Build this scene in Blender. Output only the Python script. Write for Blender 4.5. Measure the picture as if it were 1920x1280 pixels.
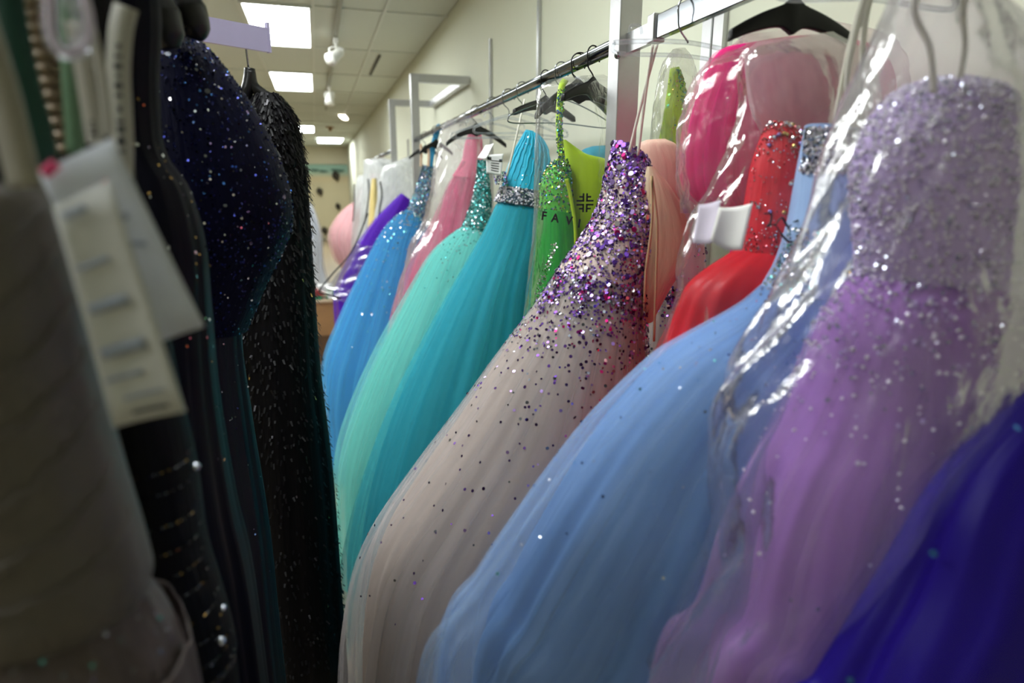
import bpy, math, random
import numpy as np
from mathutils import Vector, Matrix

# ------------------------------------------------------------------ camera, world, exposure
for o in list(bpy.data.objects): bpy.data.objects.remove(o)
SC = bpy.context.scene; COL = SC.collection
F, CX, CY, CZ = 1150.0, 960.0, 640.0, 1.65           # focal length in pixels of the 1920x1280 frame, eye height
TH = math.atan(290/F); PSI = math.atan(368/F*math.cos(TH))
FW = np.array((math.sin(PSI)*math.cos(TH), math.cos(PSI)*math.cos(TH), -math.sin(TH)))
RT = np.array((math.cos(PSI), -math.sin(PSI), 0.0)); UP = np.cross(RT, FW)
cd = bpy.data.cameras.new('camera'); cam = bpy.data.objects.new('camera', cd); COL.objects.link(cam)
cd.sensor_width = 36; cd.lens = F*36/1920; cd.clip_start = 0.02; cd.clip_end = 60
cd.dof.use_dof = True; cd.dof.focus_distance = 1.32; cd.dof.aperture_fstop = 2.5
cam.matrix_world = Matrix(((RT[0],UP[0],-FW[0],0),(RT[1],UP[1],-FW[1],0),(RT[2],UP[2],-FW[2],CZ),(0,0,0,1)))
SC.camera = cam
w = bpy.data.worlds.new('world'); SC.world = w; w.use_nodes = True
w.node_tree.nodes['Background'].inputs[0].default_value = (0.9,0.95,1,1)
w.node_tree.nodes['Background'].inputs[1].default_value = 0.0
PANEL_STRENGTH = 15.0
vs = SC.view_settings; vs.view_transform = 'Standard'; vs.look = 'None'; vs.gamma = 1; vs.exposure = 0.35; vs.use_curve_mapping = False
SC.cycles.transparent_max_bounces = 18; SC.cycles.max_bounces = 6; SC.cycles.diffuse_bounces = 3; SC.cycles.use_adaptive_sampling = True; SC.cycles.adaptive_threshold = .07
SC.cycles.glossy_bounces = 3; SC.cycles.transmission_bounces = 4
SC.cycles.use_denoising = True; SC.cycles.caustics_reflective = False; SC.cycles.caustics_refractive = False
SC.cycles.sample_clamp_indirect = 4.0

random.seed(5); RNG = np.random.default_rng(5)

# ------------------------------------------------------------------ helpers
def P(x, y, Y=None, X=None, Z=None):
    d = FW + (x-CX)/F*RT + (CY-y)/F*UP
    t = Y/d[1] if Y is not None else X/d[0] if X is not None else (Z-CZ)/d[2]
    return np.array((d[0]*t, d[1]*t, CZ+d[2]*t))
def lin(c):
    c = [v/255.0 for v in c[:3]]
    return tuple(v/12.92 if v <= .04045 else ((v+.055)/1.055)**2.4 for v in c) + (1.0,)
def wl(o):
    v = Vector((0,0,0))
    while o is not None: v = v + o.location; o = o.parent
    return np.array(v)
def tag(o, label=None, cat=None, group=None, kind=None):
    if label: o['label'] = label
    if cat: o['category'] = cat
    if group: o['group'] = group
    if kind: o['kind'] = kind
    return o
def thing(name, label, cat, loc, group=None, kind=None):
    o = bpy.data.objects.new(name, None); COL.objects.link(o); o.empty_display_size = .05
    o.location = tuple(float(v) for v in loc)
    return tag(o, label, cat, group, kind)
def mk(name, V, Fc, mat, parent=None, smooth=True, uv=None, mi=None, label=None):
    V = np.asarray(V, float)
    if parent is not None: V = V - wl(parent)
    me = bpy.data.meshes.new(name); me.from_pydata(V.tolist(), [], [list(map(int,f)) for f in Fc])
    for m in (mat if isinstance(mat, (list,tuple)) else [mat]): me.materials.append(m)
    if smooth: me.polygons.foreach_set('use_smooth', [True]*len(me.polygons))
    if mi is not None: me.polygons.foreach_set('material_index', [int(i) for i in mi])
    if uv is not None:
        l = me.uv_layers.new(name='UVMap'); vi = np.zeros(len(me.loops), int); me.loops.foreach_get('vertex_index', vi)
        l.data.foreach_set('uv', np.asarray(uv, float)[vi].ravel())
    o = bpy.data.objects.new(name, me); COL.objects.link(o)
    if parent is not None: o.parent = parent
    if label: o['label'] = label
    return o
BOXF = [(0,3,2,1),(4,5,6,7),(0,1,5,4),(1,2,6,5),(2,3,7,6),(3,0,4,7)]
def boxv(c, s, R=None):
    c = np.array(c, float); s = np.array(s, float)/2
    v = np.array([(-1,-1,-1),(1,-1,-1),(1,1,-1),(-1,1,-1),(-1,-1,1),(1,-1,1),(1,1,1),(-1,1,1)])*s
    if R is not None: v = v @ np.array(R).T
    return v + c
def box(name, lo, hi, mat, parent=None, bev=0.0, label=None):
    lo = np.array(lo, float); hi = np.array(hi, float)
    o = mk(name, boxv((lo+hi)/2, hi-lo), BOXF, mat, parent, smooth=False, label=label)
    if bev:
        b = o.modifiers.new('bevel', 'BEVEL'); b.width = bev; b.segments = 2
    return o
def join(parts):
    V, Fc, n = [], [], 0
    for v, f in parts:
        V.append(np.asarray(v, float)); Fc += [tuple(i+n for i in q) for q in f]; n += len(v)
    return np.vstack(V), Fc
def smoothpts(pts, n):
    pts = np.asarray(pts, float); m = len(pts)
    if m < 3: return np.array([pts[0]+(pts[-1]-pts[0])*t for t in np.linspace(0,1,n)])
    ext = np.vstack([2*pts[0]-pts[1], pts, 2*pts[-1]-pts[-2]])
    out = []
    for t in np.linspace(0, m-1, n):
        i = min(int(t), m-2); f = t-i
        p0,p1,p2,p3 = ext[i],ext[i+1],ext[i+2],ext[i+3]
        out.append(.5*((2*p1)+(-p0+p2)*f+(2*p0-5*p1+4*p2-p3)*f*f+(-p0+3*p1-3*p2+p3)*f**3))
    return np.array(out)
def frames(pts):
    T = np.gradient(pts, axis=0); T /= np.linalg.norm(T, axis=1)[:,None]+1e-12
    n = np.array((0,0,1.)) if abs(T[0][2]) < .9 else np.array((1.,0,0))
    N = []
    for t in T:
        n = n - t*np.dot(n, t); n /= np.linalg.norm(n)+1e-12; N.append(n.copy())
    N = np.array(N); return T, N, np.cross(T, N)
def tubev(pts, r, k=8, n=None):
    pts = smoothpts(pts, n or max(2, len(pts)*5)) if n != 0 else np.asarray(pts, float)
    T, N, B = frames(pts); r = np.broadcast_to(np.asarray(r, float), (len(pts),)) if np.ndim(r) == 0 else np.interp(np.linspace(0,1,len(pts)), np.linspace(0,1,len(r)), r)
    a = np.linspace(0, 2*np.pi, k, endpoint=False)
    V = (pts[:,None]+ (np.cos(a)[None,:,None]*N[:,None]+np.sin(a)[None,:,None]*B[:,None])*r[:,None,None]).reshape(-1,3)
    Fc = [(i*k+j, i*k+(j+1)%k, (i+1)*k+(j+1)%k, (i+1)*k+j) for i in range(len(pts)-1) for j in range(k)]
    Fc += [tuple(range(k-1,-1,-1)), tuple(range((len(pts)-1)*k, len(pts)*k))]
    return V, Fc
def tube(name, pts, r, mat, parent=None, k=8, n=None, label=None):
    V, Fc = tubev(pts, r, k, n); return mk(name, V, Fc, mat, parent, label=label)
def ribbonv(pts, width, side=(1,0,0), th=.0012, n=24, twist=0.0):
    pts = smoothpts(pts, n); T = np.gradient(pts, axis=0); T /= np.linalg.norm(T,axis=1)[:,None]
    s = np.array(side, float); out = []
    w_ = np.interp(np.linspace(0,1,n), np.linspace(0,1,len(np.atleast_1d(width))), np.atleast_1d(width)) if np.ndim(width) else np.full(n, width)
    for i in range(n):
        a = s - T[i]*np.dot(s, T[i]); a /= np.linalg.norm(a)
        b = np.cross(T[i], a)
        if twist:
            q = twist*i/(n-1); a, b = a*math.cos(q)+b*math.sin(q), b*math.cos(q)-a*math.sin(q)
        out += [pts[i]-a*w_[i]/2-b*th/2, pts[i]+a*w_[i]/2-b*th/2, pts[i]+a*w_[i]/2+b*th/2, pts[i]-a*w_[i]/2+b*th/2]
    Fc = [(i*4+j, i*4+(j+1)%4, (i+1)*4+(j+1)%4, (i+1)*4+j) for i in range(n-1) for j in range(4)]
    Fc += [(3,2,1,0), (n*4-4, n*4-3, n*4-2, n*4-1)]
    return np.array(out), Fc
def ribbon(name, pts, width, mat, parent=None, side=(1,0,0), th=.0012, n=24, twist=0.0, label=None):
    V, Fc = ribbonv(pts, width, side, th, n, twist); return mk(name, V, Fc, mat, parent, label=label)

# ------------------------------------------------------------------ materials
def newmat(name):
    m = bpy.data.materials.new(name); m.use_nodes = True; nt = m.node_tree; nt.nodes.clear()
    return m, nt, nt.nodes.new('ShaderNodeOutputMaterial')
def N(nt, t, **kw):
    n = nt.nodes.new(t)
    for k, v in kw.items():
        if k[0] == 'i' and k[1:].isdigit(): n.inputs[int(k[1:])].default_value = v
        elif k in n.inputs.keys(): n.inputs[k].default_value = v
        else: setattr(n, k, v)
    return n
def L(nt, a, ao, b, bi): nt.links.new(a.outputs[ao], b.inputs[bi])
def streak(nt, su, sv, detail=3, uvmap=True):
    tc = N(nt, 'ShaderNodeTexCoord'); mp = N(nt, 'ShaderNodeMapping'); mp.inputs['Scale'].default_value = (su, sv, 1)
    L(nt, tc, 'UV', mp, 0); no = N(nt, 'ShaderNodeTexNoise'); no.inputs['Scale'].default_value = 1; no.inputs['Detail'].default_value = detail
    L(nt, mp, 0, no, 0); return no
def simple(name, col, rough=.5, metal=0.0, spec=.5, noise=0.0, nscale=40, bump=0.0, sheen=0.0, coat=0.0):
    m, nt, out = newmat(name); b = N(nt, 'ShaderNodeBsdfPrincipled')
    b.inputs['Base Color'].default_value = lin(col); b.inputs['Roughness'].default_value = rough; b.inputs['Metallic'].default_value = metal
    b.inputs['Specular IOR Level'].default_value = spec; b.inputs['Sheen Weight'].default_value = sheen; b.inputs['Coat Weight'].default_value = coat
    if noise or bump:
        tc = N(nt, 'ShaderNodeTexCoord'); no = N(nt, 'ShaderNodeTexNoise'); no.inputs['Scale'].default_value = nscale; no.inputs['Detail'].default_value = 4
        L(nt, tc, 'Object', no, 0)
        if noise:
            mx = N(nt, 'ShaderNodeMix', data_type='RGBA'); c = lin(col)
            mx.inputs[6].default_value = tuple(v*(1-noise) for v in c[:3])+(1,); mx.inputs[7].default_value = tuple(min(1,v*(1+noise)) for v in c[:3])+(1,)
            L(nt, no, 0, mx, 0); L(nt, mx, 2, b, 'Base Color')
        if bump:
            bp = N(nt, 'ShaderNodeBump'); bp.inputs['Strength'].default_value = bump; bp.inputs['Distance'].default_value = .002
            L(nt, no, 0, bp, 'Height'); L(nt, bp, 0, b, 'Normal')
    L(nt, b, 0, out, 0); return m
def emit(name, col, s):
    m, nt, out = newmat(name); e = N(nt, 'ShaderNodeEmission'); e.inputs[0].default_value = lin(col); e.inputs[1].default_value = s; L(nt, e, 0, out, 0); return m
def fabric(name, col, rough=.7, sheen=.2, su=60, sv=1.5, var=.12, bump=.4, spec=.3, transl=0.0):
    m, nt, out = newmat(name); b = N(nt, 'ShaderNodeBsdfPrincipled'); no = streak(nt, su, sv)
    c = lin(col); mx = N(nt, 'ShaderNodeMix', data_type='RGBA')
    mx.inputs[6].default_value = tuple(v*(1-var) for v in c[:3])+(1,); mx.inputs[7].default_value = tuple(min(1,v*(1+var)) for v in c[:3])+(1,)
    L(nt, no, 0, mx, 0); L(nt, mx, 2, b, 'Base Color')
    b.inputs['Roughness'].default_value = rough; b.inputs['Sheen Weight'].default_value = sheen*.25; b.inputs['Sheen Tint'].default_value = c; b.inputs['Specular IOR Level'].default_value = spec
    bp = N(nt, 'ShaderNodeBump'); bp.inputs['Strength'].default_value = bump; bp.inputs['Distance'].default_value = .004
    L(nt, no, 0, bp, 'Height'); L(nt, bp, 0, b, 'Normal')
    if transl:
        t = N(nt, 'ShaderNodeBsdfTranslucent'); L(nt, mx, 2, t, 0); ms = N(nt, 'ShaderNodeMixShader'); ms.inputs[0].default_value = transl
        L(nt, b, 0, ms, 1); L(nt, t, 0, ms, 2); L(nt, ms, 0, out, 0)
    else: L(nt, b, 0, out, 0)
    return m
def tulle(name, col, lo=.12, hi=.55, su=22, sv=.8):
    m, nt, out = newmat(name); no = streak(nt, su, sv, 2); c = lin(col)
    d = N(nt, 'ShaderNodeBsdfDiffuse'); d.inputs[0].default_value = c; t = N(nt, 'ShaderNodeBsdfTranslucent'); t.inputs[0].default_value = c
    ms = N(nt, 'ShaderNodeMixShader'); ms.inputs[0].default_value = .45; L(nt, d, 0, ms, 1); L(nt, t, 0, ms, 2)
    tr = N(nt, 'ShaderNodeBsdfTransparent'); mp = N(nt, 'ShaderNodeMapRange'); mp.inputs[1].default_value = .2; mp.inputs[2].default_value = .8; mp.inputs[3].default_value = lo; mp.inputs[4].default_value = hi
    L(nt, no, 0, mp, 0); m2 = N(nt, 'ShaderNodeMixShader'); L(nt, mp, 0, m2, 0); L(nt, tr, 0, m2, 1); L(nt, ms, 0, m2, 2); L(nt, m2, 0, out, 0)
    return m
def plastic(name, tint=(250,250,252), milk=.06, rough=.12, bump=.9, scale=14, fres=.42, milkcol=(240,238,242)):
    m, nt, out = newmat(name); tr = N(nt, 'ShaderNodeBsdfTransparent'); tr.inputs[0].default_value = lin(tint)
    tc = N(nt, 'ShaderNodeTexCoord'); mp = N(nt, 'ShaderNodeMapping'); mp.inputs['Scale'].default_value = (scale, scale, scale*.35); L(nt, tc, 'Object', mp, 0)
    no = N(nt, 'ShaderNodeTexNoise'); no.inputs['Scale'].default_value = 1; no.inputs['Detail'].default_value = 5; no.inputs['Distortion'].default_value = .8; L(nt, mp, 0, no, 0)
    rg = N(nt, 'ShaderNodeMath', operation='SUBTRACT'); L(nt, no, 0, rg, 0); rg.inputs[1].default_value = .5
    ab = N(nt, 'ShaderNodeMath', operation='ABSOLUTE'); L(nt, rg, 0, ab, 0)
    bp = N(nt, 'ShaderNodeBump'); bp.inputs['Strength'].default_value = bump*.6; bp.inputs['Distance'].default_value = .012; L(nt, ab, 0, bp, 'Height')
    g = N(nt, 'ShaderNodeBsdfGlossy'); g.inputs['Roughness'].default_value = rough; L(nt, bp, 0, g, 'Normal')
    fr = N(nt, 'ShaderNodeFresnel'); fr.inputs[0].default_value = 1.4; L(nt, bp, 0, fr, 1)
    fm = N(nt, 'ShaderNodeMath', operation='MULTIPLY'); fm.inputs[1].default_value = fres; L(nt, fr, 0, fm, 0)
    m1 = N(nt, 'ShaderNodeMixShader'); L(nt, fm, 0, m1, 0); L(nt, tr, 0, m1, 1); L(nt, g, 0, m1, 2)
    d = N(nt, 'ShaderNodeBsdfDiffuse'); d.inputs[0].default_value = lin(milkcol); t = N(nt, 'ShaderNodeBsdfTranslucent'); t.inputs[0].default_value = lin(milkcol)
    md = N(nt, 'ShaderNodeMixShader'); md.inputs[0].default_value = .5; L(nt, d, 0, md, 1); L(nt, t, 0, md, 2)
    mr = N(nt, 'ShaderNodeMapRange'); mr.inputs[1].default_value = .35; mr.inputs[2].default_value = .7; mr.inputs[3].default_value = milk*.4; mr.inputs[4].default_value = min(1, milk*1.7); L(nt, no, 0, mr, 0)
    m2 = N(nt, 'ShaderNodeMixShader'); L(nt, mr, 0, m2, 0); L(nt, m1, 0, m2, 1); L(nt, md, 0, m2, 2); L(nt, m2, 0, out, 0)
    return m
def sequin(name, col, rough=.22): return simple(name, col, rough, metal=.85, spec=.6)

M = {}
M['wall'] = simple('wall_paint', (226,228,208), .75, noise=.02, nscale=6, bump=.05)
M['ceil'] = simple('ceiling_tile_board', (206,211,200), .9, noise=.05, nscale=90, bump=.2)
M['grid'] = simple('ceiling_grid_metal', (212,216,206), .6)
M['floor'] = simple('floor_vinyl', (168,150,122), .45, noise=.12, nscale=3)
M['back'] = simple('rear_wall_paint', (224,218,192), .8)
M['diff'] = emit('lit_diffuser', (248,253,252), PANEL_STRENGTH)
M['white'] = simple('white_enamel', (232,232,226), .4)
M['spot'] = emit('spot_lamp_face', (255,244,220), 14.0)
M['steel'] = simple('brushed_steel', (196,196,198), .33, metal=.9, noise=.05, nscale=70)
M['chrome'] = simple('chrome_tube', (150,154,160), .13, metal=1.0)
M['shadesteel'] = simple('shaded_steel', (120,122,120), .35, metal=.9)
M['black'] = simple('black_plastic', (10,10,12), .35, spec=.35)
M['clear'] = plastic('clear_hanger_plastic', (246,248,250), .10, .06, .2, 30)
M['wood'] = simple('wood_board', (168,128,82), .55, noise=.15, nscale=12)
M['paper'] = simple('tag_paper', (226,226,226), .7)
M['paperb'] = simple('tag_paper_bluish', (222,228,240), .65)
M['ink'] = simple('print_ink', (38,40,48), .6)
M['pinkink'] = simple('pink_ink', (226,70,120), .6)
M['satinw'] = simple('white_satin_ribbon', (226,222,208), .38, sheen=.3)
M['bag'] = plastic('clear_bag_film', (252,252,253), .05, .13, 1.0, 16)
M['bagmilk'] = plastic('milky_bag_film', (250,246,248), .12, .16, .9, 12, milkcol=(244,224,232))
M['baglav'] = plastic('thin_wrinkled_film', (250,248,252), .13, .14, 1.5, 13, .62, milkcol=(220,216,230))
M['bagwhite'] = plastic('white_garment_bag_film', (244,246,248), .9, .3, .5, 9, milkcol=(236,238,240))

# ------------------------------------------------------------------ room
def struct(o): o['kind'] = 'structure'; return o
ZC, XW = 2.84, 1.0
struct(box('wall_right', (XW,-3,0), (XW+.12,20.6,ZC+.1), M['wall']))
struct(box('wall_left', (-6.1,-3,0), (-6,20.6,ZC+.1), M['wall']))
struct(box('wall_front', (-6.1,-3.1,0), (XW+.12,-3,ZC+.1), M['wall']))
struct(box('floor', (-6.1,-3.1,-.1), (XW+.12,21.2,0), M['floor']))
bw = struct(box('wall_back', (-6.1,20.6,0), (XW+.12,20.75,ZC+.1), M['back']))
struct(box('trim_1', (-6.0,20.46,2.33), (XW,20.6,ZC+.1), M['back']))
TW, TL, X0, Y0 = .48, 1.33, .07, 4.80
ce = thing('ceiling', None, None, (0,8,ZC), kind='structure')
box('deck', (-6.1,-3.1,ZC+.05), (XW+.12,20.6,ZC+.12), M['ceil'], ce)
lights = []                                   # cells that hold a light panel: (column, row)
tile_me = None; cells = {}
LIT = {(-1,0),(-1,2),(-1,7),(0,9),(-1,-3),(-4,-4),(-4,-2),(-4,-1),(-4,0),(-4,2),(-4,5),(-4,8)}  # panels in view, plus unseen ones added to light the gowns
cols = range(-9, 2); rows = range(-6, 12)
for c in cols:
    for r in rows:
        xa, xb = X0+c*TW, min(X0+(c+1)*TW, XW-.001); ya, yb = Y0+r*TL, min(Y0+(r+1)*TL, 20.45)
        if (c, r) in LIT or xb-xa < .05 or yb-ya < .05: continue
        if -4 <= c and -1 <= r:
            wd, ln = xb-xa-.018, yb-ya-.018
            if abs(wd-TW+.018) < 1e-4 and abs(ln-TL+.018) < 1e-4 and tile_me:
                o = bpy.data.objects.new('ceiling_tile', tile_me); COL.objects.link(o); o.parent = ce
                o.location = tuple(np.array(((xa+xb)/2,(ya+yb)/2,ZC+.012))-wl(ce))
            else:
                o = mk('ceiling_tile', boxv((0,0,0),(wd,ln,.012)), BOXF, M['ceil'], None, False)
                o.parent = ce; o.location = tuple(np.array(((xa+xb)/2,(ya+yb)/2,ZC+.012))-wl(ce))
                if abs(wd-TW+.018) < 1e-4 and abs(ln-TL+.018) < 1e-4: tile_me = o.data
for c in range(-4, 3):
    x = X0+c*TW
    if x < XW: box('grid_runner', (x-.011,3.4,ZC-.004), (x+.011,20.45,ZC+.014), M['grid'], ce)
for r in range(-1, 12):
    y = Y0+r*TL
    if y < 20: box('grid_crosspiece', (-2,y-.011,ZC-.003), (XW,y+.011,ZC+.013), M['grid'], ce)
PL = {(-1,0):'nearest lit ceiling panel in view, behind the lilac steel bar', (-1,2):'second lit ceiling panel, above the black fringed dress', (-1,7):'small far lit ceiling panel just right of the fringed dress', (0,9):'farthest lit ceiling panel in front of the beige soffit'}
for (c, r) in sorted(LIT):
    if (c,r) in ((0,9),): xa, ya, xb, yb = .12, 16.8, .78, 18.6
    elif r == 7: xa, ya, xb, yb = -.41, 13.7, .07, 15.2
    else: xa, ya, xb, yb = X0+c*TW, Y0+r*TL, X0+(c+1)*TW, Y0+(r+1)*TL
    t = thing('ceiling_light', PL.get((c,r), 'unseen ceiling panel added above the shop floor to light the gowns'), 'ceiling light', ((xa+xb)/2,(ya+yb)/2,ZC), 'recessed light panels')
    mk('diffuser', boxv(((xa+xb)/2,(ya+yb)/2,ZC-.002), (xb-xa-.05,yb-ya-.05,.006)), BOXF, M['diff'], t, False)
    fv = [(boxv(((xa+xb)/2,q,ZC-.003),(xb-xa-.01,.024,.014)),BOXF) for q in (ya+.015,yb-.015)] + [(boxv((q,(ya+yb)/2,ZC-.003),(.024,yb-ya-.04,.014)),BOXF) for q in (xa+.015,xb-.015)]
    V, Fc = join(fv); mk('frame', V, Fc, M['grid'], t, False)
# track with spot heads
tr = tag(box('light_track', (.225,4.0,ZC-.03), (.255,10.6,ZC-.004), simple('track_grey', (150,152,138), .5)), 'long white lighting track running along the ceiling', 'lighting track')
def spot(y, px, lab, yaw, tilt, lit):
    base = np.array((.24, y, ZC-.03)); t = thing('spotlight', lab, 'spotlight', base, 'track spotlights')
    box('adapter', base+(-.018,-.06,-.03), base+(.018,.06,0), M['white'], t, .004)
    tube('stem', [base+(0,0,-.03), base+(0,0,-.09)], .008, M['white'], t, 8, 2)
    d = np.array((math.sin(yaw)*math.cos(tilt), -math.cos(yaw)*math.cos(tilt), -math.sin(tilt))); c = base+(0,0,-.12)
    tube('lamp_can', [c-d*.075, c-d*.05, c, c+d*.06, c+d*.085], [.02,.036,.04,.05,.056], M['white'], t, 16, 9)
    tube('lamp_face', [c+d*.085, c+d*.09], [.05,.05], M['spot'] if lit else M['white'], t, 16, 2)
    tube('yoke', [base+(-.05,0,-.12), base+(-.05,0,-.07), base+(0,0,-.06), base+(.05,0,-.07), base+(.05,0,-.12)], .006, M['white'], t, 6)
spot(5.6, 0, 'white track spotlight nearest the camera, angled to the left', -.9, .6, False)
spot(8.2, 0, 'white track spotlight in the middle of the track, pointing down', -.2, 1.0, False)
b3 = P(646,213,Y=11.5)
t = thing('spotlight', 'small lit spotlight at the far end of the ceiling', 'spotlight', (b3[0],11.5,ZC), 'track spotlights')
tube('stem', [(b3[0],11.5,ZC), (b3[0],11.5,b3[2]+.05)], .012, M['white'], t, 8, 2)
tube('lamp_can', [b3+(.08,.05,.09), b3+(.03,0,.03), b3+(-.02,-.03,-.03)], [.04,.07,.1], M['white'], t, 14, 6)
tube('lamp_face', [b3+(-.02,-.03,-.03), b3+(-.024,-.034,-.036)], [.095,.095], M['spot'], t, 14, 2)
t = thing('sprinkler', 'little brown sprinkler head on the far ceiling', 'sprinkler', (P(619,238,Z=ZC)[0], P(619,238,Z=ZC)[1], ZC))
q = wl(t); tube('escutcheon', [q, q-(0,0,.02)], [.09,.07], M['wood'], t, 12, 2); tube('head', [q-(0,0,.02), q-(0,0,.07), q-(0,0,.08)], [.03,.03,.05], M['wood'], t, 10, 3)
dk = simple('dark_slot', (58,58,50), .7)
a0, a1 = P(694,140,Z=ZC), P(703,102,Z=ZC)
tag(box('air_slot', (a0[0]-.012,a1[1],ZC-.008), (a0[0]+.012,a0[1],ZC-.004), dk), 'thin dark air slot in the ceiling near the right wall', 'air slot')

# mural on the rear wall
mm, nt, out = newmat('mural_print'); b = N(nt, 'ShaderNodeBsdfPrincipled'); b.inputs['Roughness'].default_value = .8
tc = N(nt, 'ShaderNodeTexCoord'); sx = N(nt, 'ShaderNodeSeparateXYZ'); L(nt, tc, 'Generated', sx, 0)
rp = N(nt, 'ShaderNodeValToRGB'); L(nt, sx, 2, rp, 0); rp.color_ramp.elements[0].color = lin((214,204,168)); rp.color_ramp.elements[1].color = lin((168,206,190))
rp.color_ramp.elements[0].position = .70; rp.color_ramp.elements[1].position = .9; e_ = rp.color_ramp.elements.new(.8); e_.color = lin((216,200,160))
L(nt, rp, 0, b, 'Base Color'); L(nt, b, 0, out, 0)
ma, mb2 = P(480,309,Y=20.5), P(655,309,Y=20.5)
mu = thing('wall_mural', 'beige and teal printed mural on the far wall', 'mural', (mb2[0],20.5,0.6))
box('print', (-1.6,20.54,.3), (mb2[0],20.6,2.32), mm, mu)
box('edge_strip', (mb2[0],20.5,.3), (mb2[0]+.07,20.6,2.32), M['black'], mu)
box('side_print', (mb2[0]+.08,20.54,.3), (XW-.001,20.6,2.32), simple('mural_side', (176,206,186), .8), mu)
dkb = simple('dark_leaf', (60,54,44), .7)
for i, (px, py, s) in enumerate(((630,330,1.3),(600,359,1.1),(634,387,.95),(609,432,1.1),(608,453,.8))):
    c = P(px, py, Y=20.45); a = np.linspace(0,2*np.pi,13)[:-1]
    V, Fc = tubev([c+np.array((-.03,0,.11))*s, c+np.array((-.01,0,.04))*s, c+np.array((.01,0,-.03))*s, c+np.array((.04,0,-.12))*s], np.array([.02,.085,.075,.01])*s, 10)
    tag(mk('wall_leaf', V, Fc, dkb), ['largest dark teardrop ornament near the top of the mural','dark teardrop ornament left of the mural middle','small dark teardrop ornament above the pale pink skirt','dark ornament beside the left edge of the pale pink skirt','lowest dark ornament between white gown and pink skirt'][i], 'wall ornament', 'dark ornaments on the mural')
V, Fc = join([tubev([P(x-7,y,Y=20.47), P(x,y+1,Y=20.47), P(x+8,y+1,Y=20.47)], [.02,.04,.02], 6) for x, y in ((590,318),(606,320),(628,318),(637,319))])
tag(mk('mural_lettering', V, Fc, simple('teal_ink', (96,130,120), .7)), 'faded unreadable dark lettering across the top of the mural', 'lettering', kind='stuff')
# cabinet with boxes beside the aisle far behind
cb = thing('counter_cabinet', 'low tan wooden cabinet at the far end of the aisle', 'cabinet', (-.1,5.6,0))
box('body', (-.6,5.42,0), (.14,5.9,.69), M['wood'], cb, .006); box('top', (-.62,5.4,.69), (.16,5.92,.715), simple('pale_laminate', (200,180,150), .5), cb, .004)
box('plinth', (-.58,5.40,.0), (.12,5.42,.40), simple('dark_wood', (96,70,44), .6), cb)
gr = simple('green_card', (40,130,90), .6); rd = simple('red_card', (150,50,50), .6)
for nm, lo, hi, m, lb in (('stacked_book',(-.15,5.42,.715),(-.02,5.6,.745),gr,'green book lying on the tan cabinet'),('stacked_book',(.02,5.42,.715),(.12,5.6,.775),gr,'green box standing right end on tan cabinet'),('stacked_book',(-.10,5.425,.746),(.005,5.58,.79),rd,'red book on top of the green book'),('paper_card',(.03,5.412,.72),(.07,5.42,.765),M['paper'],'white card in front of the green box'),('paper_pad',(-.05,5.43,.80),(.08,5.55,.83),M['paper'],'white pad lying on top of the red book')):
    tag(box(nm, lo, hi, m, None, .003), lb, 'card' if 'card' in nm else 'pad' if 'pad' in nm else 'book')

# ------------------------------------------------------------------ racks on the right wall
rk = thing('wall_rack', 'steel wall rack post dividing the two hanging rails', 'clothes rack', (.64,1.27,0))
box('post', (.617,1.245,0), (.667,1.295,2.32), M['steel'], rk, .002)
box('arm', (.667,1.25,2.27), (XW,1.29,2.32), M['steel'], rk, .002); box('foot_arm', (.667,1.25,.2), (XW,1.29,.24), M['steel'], rk)
tube('bolt', [P(1158,104,Y=1.243), P(1158,104,Y=1.23)], .007, M['chrome'], rk, 10, 2)
r1 = tag(tube('hanging_rail', [(.64,1.30,1.945),(.64,4.14,1.945)], .0155, M['chrome'], None, 16, 2), 'round chrome hanging rail running away behind the steel post', 'clothes rail')
nr = thing('flat_rail', 'flat polished steel hanging rail at top right nearest the camera', 'clothes rail', (.64,1.15,1.94))
box('bar', (.632,-.4,1.920), (.648,1.125,1.962), M['chrome'], nr, .002)
box('bracket', (.627,1.125,1.916), (.653,1.15,1.966), M['steel'], nr, .002); box('stub', (.634,1.15,1.918), (.646,1.245,1.956), M['steel'], nr)
fr2 = thing('wall_frame', 'rectangular steel wall frame with two posts in the distance', 'clothes rack', (.64,4.7,0))
box('post', (.617,4.14,0), (.667,4.19,2.34), M['steel'], fr2, .002); box('post', (.617,5.36,0), (.667,5.41,2.34), M['steel'], fr2, .002)
box('arm', (.667,4.14,2.29), (XW-.001,4.19,2.34), M['steel'], fr2, .002); box('arm', (.667,5.36,2.29), (XW-.001,5.41,2.34), M['steel'], fr2, .002)
box('wall_bar', (XW-.05,4.19,2.29), (XW-.001,5.36,2.34), M['steel'], fr2, .002)
tag(tube('hanging_rail', [(.64,5.42,1.945),(.64,8.0,1.945)], .0155, M['chrome'], None, 12, 2), 'far chrome hanging rail beyond the rectangular wall frame', 'clothes rail')
def upright(y, ztop, lab, wd=.022):
    t = thing('wall_upright', lab, 'wall strip', (XW-.008,y,0), 'slotted wall uprights')
    box('channel', (XW-.014,y-wd/2,0.3), (XW-.0005,y+wd/2,ztop), M['steel'], t)
    box('groove_shade', (XW-.0155,y-.003,0.31), (XW-.014,y+.003,ztop-.01), M['shadesteel'], t)  # dark strip on the channel face, painting in the shade of its slot
upright(P(1013,100,X=XW)[1], ZC-.001, 'tall slotted wall strip reaching the ceiling behind the round rail')
upright(P(922,100,X=XW)[1], P(922,73,X=XW)[2], 'shorter slotted wall strip left of the tall one')
upright(P(765,240,X=XW)[1], 2.15, 'distant slotted wall strip inside the rectangular frame')
upright(1.47, ZC-.001, 'broad steel wall strip behind the flat polished rail', .09)

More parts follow.
